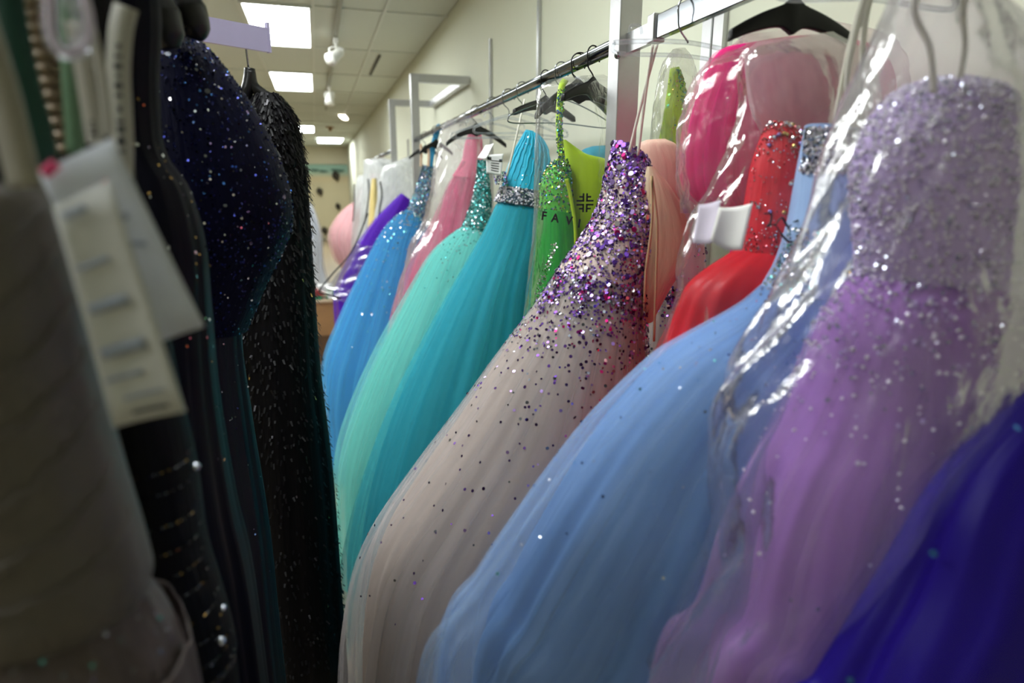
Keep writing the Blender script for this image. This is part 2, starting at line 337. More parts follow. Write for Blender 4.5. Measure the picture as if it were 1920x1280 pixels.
# ------------------------------------------------------------------ garment builders
class Sheet: pass
def loft(Y, secs, nv=60, nu=120, amp=(.01,.05), ks=(7,13,23), seed=0, zend=None, flare=1.0, grow=(0.,0.), clamp=.972, u0=0.0, u1=1.0, rough=0.0):
    rng = np.random.default_rng(seed); S = []
    for s in secs:
        a, b = P(s[0], s[1], Y=Y), P(s[2], s[3], Y=Y); S.append(np.concatenate([a, b, [s[4], s[5] if len(s) > 5 else 0.0]]))
    S = np.array(S)
    if zend is not None:
        k = S[-1].copy(); c = (k[0]+k[3])/2; h = (k[3]-k[0])/2*flare
        k[0], k[3] = c-h, c+h; k[2] = k[5] = zend; k[6] *= 1.1; mid = (S[-1]+k)/2; S = np.vstack([S, mid, k])
    S[:,3] = np.minimum(S[:,3], clamp); S[:,0] = np.minimum(S[:,0], clamp-.05)
    R = smoothpts(S, nv); v = np.linspace(0,1,nv); closed = u1-u0 > .999
    u = np.linspace(u0, u1, nu, endpoint=not closed); th = u*2*np.pi
    A, B = R[:,0:3], R[:,3:6]; C = (A+B)/2; ax = (B-A)/2
    am = (amp[0]+(amp[1]-amp[0])*v)[:,None]; f = np.ones((nv,nu))
    wts = (.5,.32,.22,.15)
    for i, k in enumerate(ks):
        ph = rng.uniform(0,6.28); dr = rng.uniform(-1.6,1.6); f += am*wts[i]*np.sin(k*th[None,:]+ph+dr*v[:,None]*2+.4*np.sin(3*v[:,None]+ph))
    if rough:
        for q in range(5):
            kx, kv = rng.integers(3,16), rng.uniform(2,9); f += rough*(np.abs(np.sin(kx*th[None,:]/2*1.0*2/2+kv*v[:,None]*3.0+rng.uniform(0,6)))-.6)*.5
    f += (grow[0]+(grow[1]-grow[0])*v)[:,None]
    V = C[:,None]+ax[:,None]*np.cos(th)[None,:,None]*f[:,:,None]
    V[:,:,1] += (R[:,7][:,None]+R[:,6][:,None]*np.sin(th)[None,:]*f)
    V[:,:,0] = np.minimum(V[:,:,0], clamp+.015)
    sh = Sheet(); sh.V, sh.nv, sh.nu, sh.closed, sh.u = V, nv, nu, closed, u
    dv = np.gradient(V, axis=0); du = (np.roll(V,-1,1)-np.roll(V,1,1)) if closed else np.gradient(V, axis=1)
    n = np.cross(du, dv); n = -n/(np.linalg.norm(n,axis=2)[:,:,None]+1e-12)
    cc = C[:,None]+np.zeros_like(V); cc[:,:,1] += R[:,7][:,None]
    flip = np.sign(np.sum(n*(V-cc), axis=2)); flip[flip==0] = 1; sh.n = n*flip[:,:,None]
    return sh
def sheet_mesh(sh, v0=0, v1=None, cap=False):
    v1 = sh.nv if v1 is None else v1; G = sh.V[v0:v1]; nv, nu = G.shape[:2]; V = G.reshape(-1,3)
    uu = np.tile(sh.u, nv); vv = np.repeat(np.linspace(0,1,nv), nu); m = nu if sh.closed else nu-1
    if sh.closed:                        # triangle-wave u so that the texture has no seam
        uu = np.abs(uu*2-1)
    Fc = [(i*nu+j, i*nu+(j+1)%nu, (i+1)*nu+(j+1)%nu, (i+1)*nu+j) for i in range(nv-1) for j in range(m)]
    if cap: Fc.append(tuple(range(nu)))
    return V, Fc, np.stack([uu, vv], 1)
def drape(name, sh, mat, parent, v0=0, v1=None, cap=False, label=None, solid=0.0):
    V, Fc, uv = sheet_mesh(sh, v0, v1, cap); o = mk(name, V, Fc, mat, parent, uv=uv, label=label)
    if solid: s = o.modifiers.new('solidify','SOLIDIFY'); s.thickness = solid
    return o
def sample(sh, n, ur=(.45,1.0), vr=(0,1), dens=None, rng=None, off=.001):
    rng = rng or RNG; u = rng.uniform(*ur, n*3) % 1.0; v = rng.uniform(*vr, n*3)
    if dens is not None: k = rng.uniform(0,1,n*3) < dens(u, v); u, v = u[k], v[k]
    u, v = u[:n], v[:n]; vi = v*(sh.nv-1); i = np.minimum(vi.astype(int), sh.nv-2); fi = (vi-i)[:,None]
    ui = (u*sh.nu); j = ui.astype(int)%sh.nu; j2 = (j+1)%sh.nu; fj = (ui-np.floor(ui))[:,None]
    bl = lambda G: (G[i,j]*(1-fj)+G[i,j2]*fj)*(1-fi)+(G[i+1,j]*(1-fj)+G[i+1,j2]*fj)*fi
    p, nn = bl(sh.V), bl(sh.n); nn /= np.linalg.norm(nn,axis=1)[:,None]; return p+nn*off, nn, u, v
def basis(nn, rng, tilt):
    n = nn+rng.normal(0, tilt, nn.shape); n /= np.linalg.norm(n,axis=1)[:,None]
    a = np.cross(n, rng.normal(0,1,nn.shape)); a /= np.linalg.norm(a,axis=1)[:,None]+1e-9; return n, a, np.cross(n, a)
def discs(name, p, nn, rad, mats, parent, k=6, tilt=.25, probs=None, rng=None, stuff=True, label=None, bead=False):
    rng = rng or RNG; n, a, b = basis(nn, rng, tilt); m = len(p); rad = np.broadcast_to(rad, (m,))[:,None]
    ang = np.linspace(0,2*np.pi,k,endpoint=False)
    if bead:                              # low octahedron-like bead
        V = np.stack([p+a*rad, p+b*rad, p-a*rad, p-b*rad, p+n*rad*1.1, p-n*rad*.6], 1).reshape(-1,3)
        base = np.array([(0,1,4),(1,2,4),(2,3,4),(3,0,4),(1,0,5),(2,1,5),(3,2,5),(0,3,5)]); Fc = (base[None]+np.arange(m)[:,None,None]*6).reshape(-1,3).tolist(); per = 8
    else:
        V = np.stack([p+(a*math.cos(t)+b*math.sin(t))*rad for t in ang], 1).reshape(-1,3)
        Fc = (np.arange(k)[None]+np.arange(m)[:,None]*k).tolist(); per = 1
    mats = mats if isinstance(mats,(list,tuple)) else [mats]; mi = np.repeat(rng.choice(len(mats), m, p=probs), per)
    o = mk(name, V, Fc, mats, parent, smooth=False, mi=mi, label=label)
    if stuff: o['kind'] = 'stuff'
    return o
def gown(name, label, loc, group): return thing(name, label, 'gown', loc, group)

def hook_pts(c, r=.022, drop=.085):
    # hook over a rail whose centre is c; neck comes down below
    c = np.array(c); a = np.radians(np.linspace(-30,200,12)); pts = [c+(math.cos(t)*r, 0, math.sin(t)*r) for t in a]
    pts += [c+(-.8*r,0,-1.2*r), c+(0,0,-2.0*r), c+(0,0,-drop)]
    return pts
def hanger(c, label, kind='black', half=.19, yaw=0.0, drop=.09, sag=.06, group='hangers on the right rails', hooked=True, r=.022, thick=.011):
    c = np.array(c, float); t = thing('clothes_hanger', label, 'hanger', c-(0,0,drop+sag), group)
    m = M[kind] if kind != 'wire' else M['chrome']; cy, sy = math.cos(yaw), math.sin(yaw)
    hm = M['chrome'] if kind in ('clear','wire') else M['black']
    if hooked: tube('hook', [c+np.array(((q-c)[0]*cy, (q-c)[0]*sy, (q-c)[2])) for q in hook_pts(c, r, drop)], .0017, hm, t, 6, 50)
    if kind == 'black':
        n = 25; V = []
        for i in range(n):
            s = -1+2*i/(n-1); z = -drop-sag*abs(s)**1.7; h = .034-.018*abs(s)**.7+(.02*math.exp(-(s*9)**2)); d = thick*(1+.5*abs(s))
            for (dy, dz) in ((-d/2,-h/2),(d/2,-h/2),(d/2*.7,h/2),(-d/2*.7,h/2)): V.append(c+np.array((s*half*cy-dy*sy, s*half*sy+dy*cy, z+dz)))
        Fc = [(i*4+j, i*4+(j+1)%4, (i+1)*4+(j+1)%4, (i+1)*4+j) for i in range(n-1) for j in range(4)]+[(3,2,1,0),(n*4-4,n*4-3,n*4-2,n*4-1)]
        o = mk('body', V, Fc, m, t); bv = o.modifiers.new('bevel','BEVEL'); bv.width = .003; bv.segments = 2; bv.limit_method = 'ANGLE'
    else:
        ts = np.linspace(-1,1,11); top = [c+np.array((s*half*cy, s*half*sy, -drop-sag*abs(s)**1.5)) for s in ts]
        tube('body', top, .0042 if kind == 'clear' else .0018, m, t, 8, 40)
        lo = [top[0], c+np.array((-half*.92*cy,-half*.92*sy,-drop-sag-.016)), c+np.array((0,0,-drop-sag-.01)), c+np.array((half*.92*cy,half*.92*sy,-drop-sag-.016)), top[-1]]
        tube('crossbar', lo, .0035 if kind == 'clear' else .0018, m, t, 8, 40)
        if kind == 'clear':
            for s in (-.72,.72):
                q = c+np.array((s*half*cy, s*half*sy, -drop-sag*abs(s)**1.5+.012)); tube('strap_notch', [q+(-.012,0,0), q+(-.008,0,.012), q+(.008,0,.012), q+(.012,0,0)], .003, m, t, 6)
    return t

# ------------------------------------------------------------------ gowns on the right rack
GR = 'ball gowns on the right rack'
def ball(name, label, Y, skirt, col, tcol=None, bod=None, bodmat=None, seed=1, zend=.06, flare=1.05, amp=(.012,.06), ks=(7,13,23,37), layers=((.02,.05),(.03,.10)), tul=(.15,.6), rough=.6, nv=80, nu=180, transl=.15, lo=(-.02,-.14), bamp=(.012,.012)):
    c = P(skirt[0][0], skirt[0][1], Y=Y); g = gown(name, label, (c[0], Y, .05), GR)
    sm = fabric(name+'_skirt_fabric', col, rough, .25, 18, .8, .07, .35, .25, transl)
    sk = loft(Y, skirt, nv, nu, amp, ks, seed, zend, flare, lo); drape('skirt', sk, sm, g)
    tm = tulle(name+'_tulle', tcol or col, tul[0], tul[1]); lay = []
    for i, gw in enumerate(layers):
        s = loft(Y, skirt, nv, nu, (amp[0]*1.3, amp[1]*1.25), ks, seed+50+i*7, zend, flare, gw); drape('tulle_layer', s, tm, g); lay.append(s)
    bs = None
    if bod:
        bs = loft(Y, bod, 34, 96, bamp, (5,9,14,27), seed+3); drape('bodice', bs, bodmat or sm, g, cap=False)
    return g, sk, lay, bs
def big_sequins(parent, p, nn, rads, mats, rng, tilt=.2):
    meshes = {}
    for i in range(len(p)):
        k = int(rng.integers(len(mats)))
        if k not in meshes:
            a = np.linspace(0,2*np.pi,10,endpoint=False); V = np.array([(math.cos(t),math.sin(t),0) for t in a]+[(math.cos(t)*.9,math.sin(t)*.9,.12) for t in a])
            me = bpy.data.meshes.new('sequin'); me.from_pydata(V.tolist(), [], [tuple(range(9,-1,-1)), tuple(range(10,20))]+[(j,(j+1)%10,10+(j+1)%10,10+j) for j in range(10)]); me.materials.append(mats[k]); meshes[k] = me
        o = bpy.data.objects.new('sequin', meshes[k]); COL.objects.link(o); o.parent = parent
        n = nn[i]+rng.normal(0,tilt,3); o.rotation_euler = Vector(n).to_track_quat('Z','Y').to_euler(); o.scale = (rads[i],)*3
        o.location = tuple(p[i]-wl(parent))
SQ = {k: sequin('sequin_'+k, c, r) for k, c, r in (('violet',(112,72,176),.25),('plum',(64,34,92),.25),('lilac',(176,146,214),.25),('magenta',(176,30,110),.3),('white',(240,236,246),.15),('silver',(206,212,222),.14),('teal',(70,160,160),.2),('darkteal',(30,96,100),.25),('aqua',(130,214,214),.2),('blue',(70,120,196),.2),('green',(80,180,70),.2),('lime',(170,220,60),.25),('navy',(22,28,84),.2),('black',(14,14,18),.2),('red',(176,20,36),.2),('rose',(220,120,130),.2),('gold',(196,160,96),.25),('pearl',(232,224,226),.2),('grey',(120,124,134),.2))}
SQ['bead'] = simple('clear_bead', (226,220,232), .12, spec=.8); SQ['mistbead'] = simple('lilac_bead', (186,168,214), .15, spec=.8)
MQ = lambda *k: [SQ[x] for x in k]

# indigo gown, nearest on the right
g, sk, lay, _ = ball('indigo_gown', 'deep indigo satin gown in the lower right corner nearest the camera', .34,
    [(1960,735,2500,760,.05),(1840,845,2500,900,.07),(1760,950,2480,1000,.09),(1690,1085,2460,1150,.11),(1612,1200,2440,1270,.115),(1540,1310,2420,1390,.12),(1450,1450,2400,1540,.125)], (34,16,128), (60,40,190), seed=11, amp=(.02,.07), ks=(5,9,15,26), layers=((.008,.02),), tul=(.03,.18), rough=.45, zend=.1, flare=1.0, transl=.1)
p, nn, u, v = sample(lay[0], 14, (.5,.95), (.02,.6)); discs('sparkle', p, nn, .0035, SQ['blue'], g)
# lavender beaded gown
LV = .485
g, sk, lay, bs = ball('lavender_gown', 'lavender gown covered in silver beads inside thin plastic at far right', LV,
    [(1635,520,1915,540,.075),(1575,600,1930,620,.09),(1535,700,1950,720,.105),(1490,800,1960,830,.115),(1440,880,1965,930,.12),(1392,1000,1970,1050,.125),(1352,1140,1975,1180,.13),(1270,1285,1980,1340,.13)], (184,132,212), (214,176,230),
    [(1745,150,1805,152,.015),(1700,172,1846,176,.045),(1652,236,1880,232,.062),(1628,320,1902,320,.07),(1632,420,1915,430,.072),(1640,520,1915,540,.075)], fabric('lavender_bodice', (196,176,220), .5, .2, 40, 3, .15, .4), seed=21, amp=(.015,.07), ks=(6,11,19,31), layers=((.012,.03),), tul=(.12,.5), zend=.1, flare=1.02)
rg = np.random.default_rng(31)
p, nn, u, v = sample(bs, 3600, (.42,1.0), (0,1), rng=rg); discs('beadwork', p, nn, rg.uniform(.0013,.0029,len(p)), MQ('silver','bead','mistbead','bead','bead'), g, tilt=.5, rng=rg, bead=True)
p, nn, u, v = sample(lay[0], 900, (.42,1.0), (0,.62), lambda u,v: np.exp(-v*5.5), rng=rg); discs('skirt_beadwork', p, nn, rg.uniform(.0014,.0032,len(p)), MQ('silver','bead','mistbead'), g, tilt=.5, rng=rg, bead=True)
for xa, xb in ((1752,1722),(1792,1812)):
    ribbon('hanging_loop', [P(xa,175,Y=LV-.03), P((xa+xb)/2+6,90,Y=LV-.02), P(xb,-10,Y=LV-.01), (.64,LV,1.88)], .008, M['satinw'], g, (1,0,0))
# periwinkle gown
BL = .64
pm = fabric('periwinkle_satin', (150,178,222), .42, .25, 30, 2, .08, .3, .4)
g, sk, lay, bs = ball('periwinkle_gown', 'periwinkle blue tulle ball gown with silver sequined neckline in front of red gown', BL,
    [(1448,540,1650,560,.07),(1405,580,1690,610,.09),(1300,642,1710,690,.11),(1240,684,1720,740,.125),(1132,790,1730,850,.14),(1058,882,1735,960,.15),(980,990,1735,1070,.155),(900,1112,1730,1190,.16),(820,1270,1720,1340,.16)], (124,168,226), (176,204,240),
    [(1522,232,1600,252,.03),(1517,300,1612,310,.045),(1512,350,1625,360,.055),(1500,420,1638,430,.062),(1478,490,1645,500,.068),(1446,545,1650,562,.072)], pm, seed=33, zend=.1, flare=1.05, layers=((.0,-.03),(.01,.03)), tul=(.10,.5))
rg = np.random.default_rng(41)
p, nn, u, v = sample(bs, 1100, (.45,.80), (.02,.30), rng=rg); discs('neckline_sequins', p, nn, rg.uniform(.0016,.0034,len(p)), MQ('silver','bead','grey','white'), g, tilt=.6, rng=rg, k=5)
p, nn, u, v = sample(bs, 500, (.45,.60), (.62,1), rng=rg); discs('side_sequins', p, nn, rg.uniform(.001,.0026,len(p)), MQ('silver','white','aqua'), g, tilt=.6, rng=rg, k=5)
p, nn, u, v = sample(bs, 380, (.66,.92), (.8,1), rng=rg); discs('waist_sequins', p, nn, rg.uniform(.001,.0026,len(p)), MQ('silver','white','gold','grey'), g, tilt=.6, rng=rg, k=5)
p, nn, u, v = sample(lay[1], 260, (.45,.98), (.0,.75), lambda u,v: np.exp(-v*2), rng=rg); discs('scattered_stones', p, nn, rg.uniform(.001,.0022,len(p)), MQ('silver','white','aqua','grey','navy'), g, tilt=.5, rng=rg)
for a in ([P(1562,240,Y=BL-.02), P(1580,150,Y=BL-.01), P(1606,40,Y=BL), (.642,BL,1.90)], [P(1592,262,Y=BL-.02), P(1588,150,Y=BL-.02), P(1610,40,Y=BL-.01), (.645,BL,1.90)], [P(1606,262,Y=BL-.02), P(1614,170,Y=BL-.02), P(1622,40,Y=BL-.01), (.648,BL,1.90)]):
    ribbon('hanging_loop', a, (.004,.006,.009,.009), M['satinw'], g, (1,0,0))
# red gown
RE = .76
rm = fabric('red_bodice_fabric', (206,26,44), .45, .2, 30, 2, .1, .4)
g, sk, lay, bs = ball('red_gown', 'bright red gown with jewelled bodice inside a clear plastic bag', RE,
    [(1398,470,1500,480,.06),(1338,505,1560,520,.075),(1292,545,1600,580,.085),(1260,620,1620,660,.095),(1225,690,1630,740,.10),(1150,820,1640,860,.11),(1100,940,1640,980,.12)], (214,22,40), (226,40,56),
    [(1446,226,1462,228,.008),(1440,240,1496,250,.025),(1432,266,1508,266,.035),(1420,310,1516,312,.045),(1410,380,1514,385,.052),(1398,472,1502,482,.06)], rm, seed=43, zend=.2, flare=1.05, amp=(.03,.07), ks=(4,9,15,22), layers=((.01,.02),), tul=(.05,.25), rough=.4)
rg = np.random.default_rng(51)
p, nn, u, v = sample(bs, 520, (.45,1.0), (.03,.93), rng=rg); discs('beadwork', p, nn, rg.uniform(.0009,.002,len(p)), MQ('red','rose','rose','pearl','silver'), g, tilt=.5, rng=rg, bead=True)
p, nn, u, v = sample(bs, 260, (.45,1.0), (.90,.995), rng=rg); discs('waist_beads', p, nn, rg.uniform(.0012,.0022,len(p)), MQ('red','grey','silver','rose'), g, tilt=.5, rng=rg, bead=True)
p, nn, u, v = sample(bs, 26, (.5,.95), (.05,.85), rng=rg)
for i in range(len(p)):
    V, Fc = tubev([p[i]-nn[i]*.001, p[i]+nn[i]*.002, p[i]+nn[i]*.004], [.0034,.0034,.0012], 8, 4); mk('jewel', V, Fc, [SQ['pearl'],SQ['gold'],SQ['silver'],SQ['lilac']][i%4], g, False)
# hot pink gown folded high on its hanger
hp = fabric('hot_pink_tulle_stack', (250,44,146), .65, .4, 26, 5, .12, .6, .2, .25)
HP = .90
g = gown('hot_pink_gown', 'hot pink tulle gown bunched high under plastic behind the red gown', (P(1360,230,Y=HP)[0],HP,1.3), GR)
s = loft(HP, [(1392,84,1500,70,.03),(1350,95,1620,90,.06),(1318,150,1662,140,.065),(1295,225,1668,220,.072),(1286,300,1660,300,.075),(1296,362,1640,380,.075),(1340,400,1600,420,.07),(1380,440,1580,460,.07)], 60, 140, (.03,.05), (5,11,19,33), 61, .5, 1.0)
drape('skirt', s, hp, g)
s2 = loft(HP, [(1392,84,1500,70,.03),(1350,95,1620,90,.06),(1318,150,1662,140,.065),(1295,225,1668,220,.072),(1286,300,1660,300,.075),(1296,362,1640,380,.075),(1340,400,1600,420,.07)], 40, 120, (.04,.07), (6,13,21,35), 66, grow=(.02,.03)); drape('tulle_layer', s2, tulle('hot_pink_tulle', (252,96,170), .1, .5), g)
# twin gowns with purple sequins on blush tulle
lin_m = fabric('peach_lining', (240,214,182), .5, .2, 12, 3, .06, .5, .35)
def purple(name, label, Y, bod, skirt, seed, nbod, nbig, nsk, ur):
    rg = np.random.default_rng(seed)
    g, sk, lay, bs = ball(name, label, Y, skirt, (206,188,176), (216,210,212), bod, fabric(name+'_net', (206,184,178), .6, .2, 30, 3, .08, .3), seed=seed, zend=.06, flare=1.04, layers=((.0,-.03),(.015,.03)), tul=(.10,.5), nv=110, nu=220, amp=(.008,.045))
    p, nn, u, v = sample(bs, nbod, ur, (0,1), lambda u,v: np.where(v > .8, 1-(v-.8)*1.5, 1.), rng=rg); discs('small_sequins', p, nn, rg.uniform(.0012,.0030,len(p)), MQ('violet','lilac','plum','white','lilac','magenta'), g, tilt=.45, probs=(.28,.27,.14,.14,.12,.05), rng=rg)
    p, nn, u, v = sample(bs, nbig, ur, (.0,1), rng=rg, off=.0025); big_sequins(g, p, nn, rg.uniform(.0036,.0056,len(p)), MQ('violet','plum','lilac','violet','magenta','white','plum','lilac','lilac'), rg)
    p, nn, u, v = sample(lay[1], nsk, (ur[0],.99), (0,.62), lambda u,v: .04+.9*np.exp(-v*7)+.9*np.exp(-v*26), rng=rg); discs('skirt_sequins', p, nn, rg.uniform(.0018,.0033,len(p)), MQ('plum','violet','lilac','plum','grey'), g, tilt=.25, rng=rg)
    # clustered runs that trickle down the skirt
    pts, ns = [], []
    for k in range(22):
        u0 = rg.uniform(ur[0]+.05,.97); ln = rg.uniform(.06,.2); q = 26
        vv = rg.uniform(0,ln,q); uu = (u0+rg.normal(0,.006,q))
        i = np.minimum((vv*(lay[1].nv-1)).astype(int), lay[1].nv-1); j = (uu*lay[1].nu).astype(int)%lay[1].nu
        pts.append(lay[1].V[i,j]+lay[1].n[i,j]*.002+rg.normal(0,.002,(q,3))); ns.append(lay[1].n[i,j])
    discs('sequin_trails', np.vstack(pts), np.vstack(ns), rg.uniform(.0016,.0038,22*26), MQ('violet','lilac','plum','magenta','white'), g, tilt=.4, rng=rg)
    return g, sk, lay, bs
HE = 1.03
g, sk, lay, bs = purple('purple_sequin_gown', 'blush tulle ball gown with dense purple sequins on the bodice, in sharp focus', HE,
    [(1154,264,1206,296,.03),(1143,325,1222,345,.055),(1126,395,1220,410,.07),(1094,450,1210,470,.08),(1050,512,1198,540,.09)],
    [(1054,508,1198,536,.09),(1010,578,1196,610,.115),(942,672,1205,720,.15),(862,785,1228,840,.18),(772,905,1200,960,.20),(694,1020,1175,1080,.21),(660,1130,1160,1190,.22),(648,1290,1150,1310,.22)], 71, 4600, 210, 1700, (.40,1.0))
s = loft(HE-.055, [(1214,312,1226,312,.006),(1206,350,1262,360,.016),(1198,420,1290,420,.022),(1190,500,1296,475,.024),(1184,560,1262,530,.02),(1186,610,1224,600,.012)], 30, 60, (.02,.06), (3,5,8), 77); drape('lining_flap', s, lin_m, g, label='peach satin lining hanging open beside the sequins')
for x0, x1 in ((1222,1206),(1232,1226)):
    ribbon('tie_ribbon', [P(1222,330,Y=HE-.085), P(x0,420,Y=HE-.085), P(x1+4,520,Y=HE-.085), P(x1,640,Y=HE-.085)], .0045, simple('cream_ribbon_%d'%x0, (232,206,160), .4), g, (1,0,0))
for xa, ya, xb in ((1180,285,1232),(1196,292,1224)):
    ribbon('hanging_loop', [P(xa,ya,Y=HE-.04), P((xa+xb)/2,180,Y=HE-.02), P(xb,84,Y=HE-.004)], .005, M['satinw'], g, (1,0,0))
g, sk, lay, bs2 = purple('blush_gown', 'second blush gown with purple sequins, half hidden between sequined gown and red gown', 1.16,
    [(1214,275,1246,270,.02),(1200,290,1276,292,.04),(1200,310,1286,320,.06),(1206,380,1304,400,.07),(1206,460,1308,470,.08),(1204,530,1312,550,.085)],
    [(1204,528,1312,548,.085),(1190,600,1330,620,.11),(1170,700,1340,720,.13),(1130,820,1350,860,.15)], 83, 300, 30, 220, (.55,.98))
s = loft(1.12, [(1212,262,1246,260,.008),(1198,272,1268,274,.022),(1196,300,1284,316,.03),(1204,360,1290,376,.03),(1206,410,1284,420,.02)], 24, 60, (.03,.06), (4,7,11), 88); drape('organza_wrap', s, fabric('blush_organza', (240,200,182), .5, .3, 14, 2, .1, .5), g)
# lime gown against the wall in milky plastic
lm = fabric('lime_satin', (186,222,40), .4, .3, 16, 2, .08, .4, .4)
g = gown('lime_wall_gown', 'narrow lime green sequined gown in cloudy plastic beside the steel post', (P(1262,200,Y=1.34)[0],1.34,.3), GR)
s = loft(1.34, [(1258,128,1272,126,.012),(1252,170,1284,172,.02),(1244,230,1290,235,.03),(1236,280,1296,290,.04),(1232,380,1310,390,.05)], 30, 50, (.02,.05), (3,7,11), 91, .4, 1.1); drape('bodice', s, lm, g)
rg = np.random.default_rng(92); p, nn, u, v = sample(s, 500, (.5,1), (.02,.45), lambda u,v: np.where(u > .74, 1, .1), rng=rg); discs('sequin_trim', p, nn, rg.uniform(.0016,.003,len(p)), MQ('green','lime','gold','teal'), g, tilt=.4, rng=rg)
# lime gown in printed bag
LI = 1.49
g, sk, lay, bs = ball('lime_gown', 'lime and emerald gown with sequined strap inside the lettered clear bag', LI,
    [(1012,390,1072,402,.06),(1008,440,1078,450,.07),(1002,520,1090,540,.09),(985,640,1120,660,.12),(960,800,1150,820,.15)], (70,190,60), (40,170,110),
    [(1042,300,1062,300,.02),(1024,318,1068,326,.035),(1014,350,1070,360,.045),(1012,395,1073,405,.05)], fabric('emerald_bodice', (90,190,70), .5, .2, 24, 2, .15, .4), seed=95, zend=.06, layers=((.02,.05),), tul=(.15,.6))
rg = np.random.default_rng(96)
p, nn, u, v = sample(bs, 700, (.45,1), (0,1), rng=rg); discs('bodice_sequins', p, nn, rg.uniform(.0018,.0036,len(p)), MQ('green','blue','lime','teal','gold','silver'), g, tilt=.45, rng=rg)
s = loft(LI+.02, [(1056,262,1060,262,.006),(1058,278,1100,290,.02),(1060,300,1140,304,.035),(1062,350,1140,360,.045),(1066,400,1130,420,.04),(1076,470,1110,480,.03)], 30, 60, (.02,.05), (3,5,9), 97); drape('back_lining', s, lm, g, label='glowing lime satin lining of the open back')
ribbon('strap', [P(1054,300,Y=LI-.05), P(1048,235,Y=LI-.03), P(1052,168,Y=LI), P(1060,150,Y=LI+.02)], .016, lm, g, (1,0,0), .003)
V, Fc = ribbonv([P(1054,340,Y=LI-.062), P(1048,255,Y=LI-.045), P(1052,168,Y=LI-.012)], .017, (1,0,0), .002, 60); ix = rg.integers(0, 60, 320); pp = V[ix*4]*.0+ (V[ix*4]*(1-(q_:=rg.uniform(0,1,(320,1))))+V[ix*4+1]*q_)
discs('strap_sequins', pp+(0,-.003,0), np.tile((-.2,-1.,.1),(320,1)), rg.uniform(.0016,.0034,320), MQ('green','blue','lime','teal','silver'), g, tilt=.5, rng=rg)
ribbon('loop_ribbon', [P(1062,335,Y=LI-.06), P(1070,370,Y=LI-.065), P(1078,420,Y=LI-.07), P(1080,470,Y=LI-.075)], .009, lm, g, (1,0,0))
pp = np.array([P(1042,455,Y=LI-.085)+(P(1006,560,Y=LI-.11)-P(1042,455,Y=LI-.085))*t for t in rg.uniform(0,1,260)])+rg.normal(0,.004,(260,3)); discs('sequin_trail', pp, np.tile((-.3,-1.,.1),(260,1)), rg.uniform(.001,.0024,260), MQ('silver','white','green'), g, tilt=.6, rng=rg)
# blue-green satin behind it
g = gown('teal_satin_gown', 'blue teal satin gown peeking out behind the lime lining', (.72,1.62,.3), GR)
s = loft(1.62, [(1110,274,1150,272,.01),(1092,282,1160,282,.03),(1078,305,1165,310,.05),(1074,380,1170,390,.07),(1060,520,1190,540,.09)], 30, 60, (.02,.05), (4,7,12), 99, .1, 1.2); drape('bodice', s, fabric('teal_satin', (56,150,176), .45, .2, 20, 2, .08, .4), g)
# turquoise gown with jewelled belt
TQ = 1.86
g, sk, lay, bs = ball('turquoise_gown', 'turquoise tulle ball gown with jewelled silver waist belt', TQ,
    [(932,382,1032,400,.07),(905,440,1034,450,.09),(858,525,1022,540,.13),(800,632,1034,660,.17),(742,750,1048,790,.21),(700,860,1060,920,.24),(672,960,1070,1030,.26),(655,1060,1080,1130,.27)], (40,164,190), (84,196,208),
    [(986,243,1000,246,.008),(978,258,1016,262,.025),(964,285,1030,290,.04),(950,325,1034,334,.055),(940,362,1034,378,.065),(931,390,1032,406,.07)], fabric('turquoise_bodice', (44,172,204), .55, .3, 18, 1.5, .2, .9), bamp=(.06,.05), seed=103, zend=.06, flare=1.05, layers=((.0,-.03),(.01,.03)), tul=(.10,.55), nv=110, nu=220)
rg = np.random.default_rng(104); bl = loft(TQ, [(944,348,1034,364,.062),(938,362,1034,378,.068),(931,378,1032,396,.07)], 10, 96, (.0,.0), (3,), 1, grow=(.06,.06)); 
for k in range(9):       # diagonal gathers over the bodice
    rr = np.linspace(2, 24, 24).astype(int); cc_ = ((.56+.045*k+np.linspace(0,-.07,24))*bs.nu).astype(int) % bs.nu
    tube('gather', [bs.V[a,b]+bs.n[a,b]*.0005 for a,b in zip(rr,cc_)], [.0008,.0035,.004,.003,.0008], bpy.data.materials['turquoise_bodice'], g, 6, 30)
be = drape('belt', bl, fabric('belt_base', (50,66,84), .5), g)
p, nn, u, v = sample(bl, 620, (.45,1), (.02,.98), rng=rg); discs('belt_stones', p, nn, rg.uniform(.0022,.0046,len(p)), MQ('silver','bead','white','grey','bead'), be, tilt=.6, rng=rg, bead=True)
p, nn, u, v = sample(bs, 70, (.6,1), (.1,.95), rng=rg); discs('bodice_stones', p, nn, .002, MQ('silver','white'), g, rng=rg)
p, nn, u, v = sample(loft(TQ-.02, [(926,318,946,322,.03),(932,345,950,352,.035)], 10, 40, (0,0), (3,), 1), 160, (.4,1), (0,1), rng=rg); discs('side_stones', p, nn, rg.uniform(.002,.004,len(p)), MQ('silver','grey','teal','lilac'), g, tilt=.5, rng=rg, bead=True)
for a in ([P(984,186,Y=TQ-.02), P(972,240,Y=TQ-.05), P(958,300,Y=TQ-.06), P(950,330,Y=TQ-.06)],): ribbon('hanging_loop', a, .006, M['satinw'], g, (1,0,0))
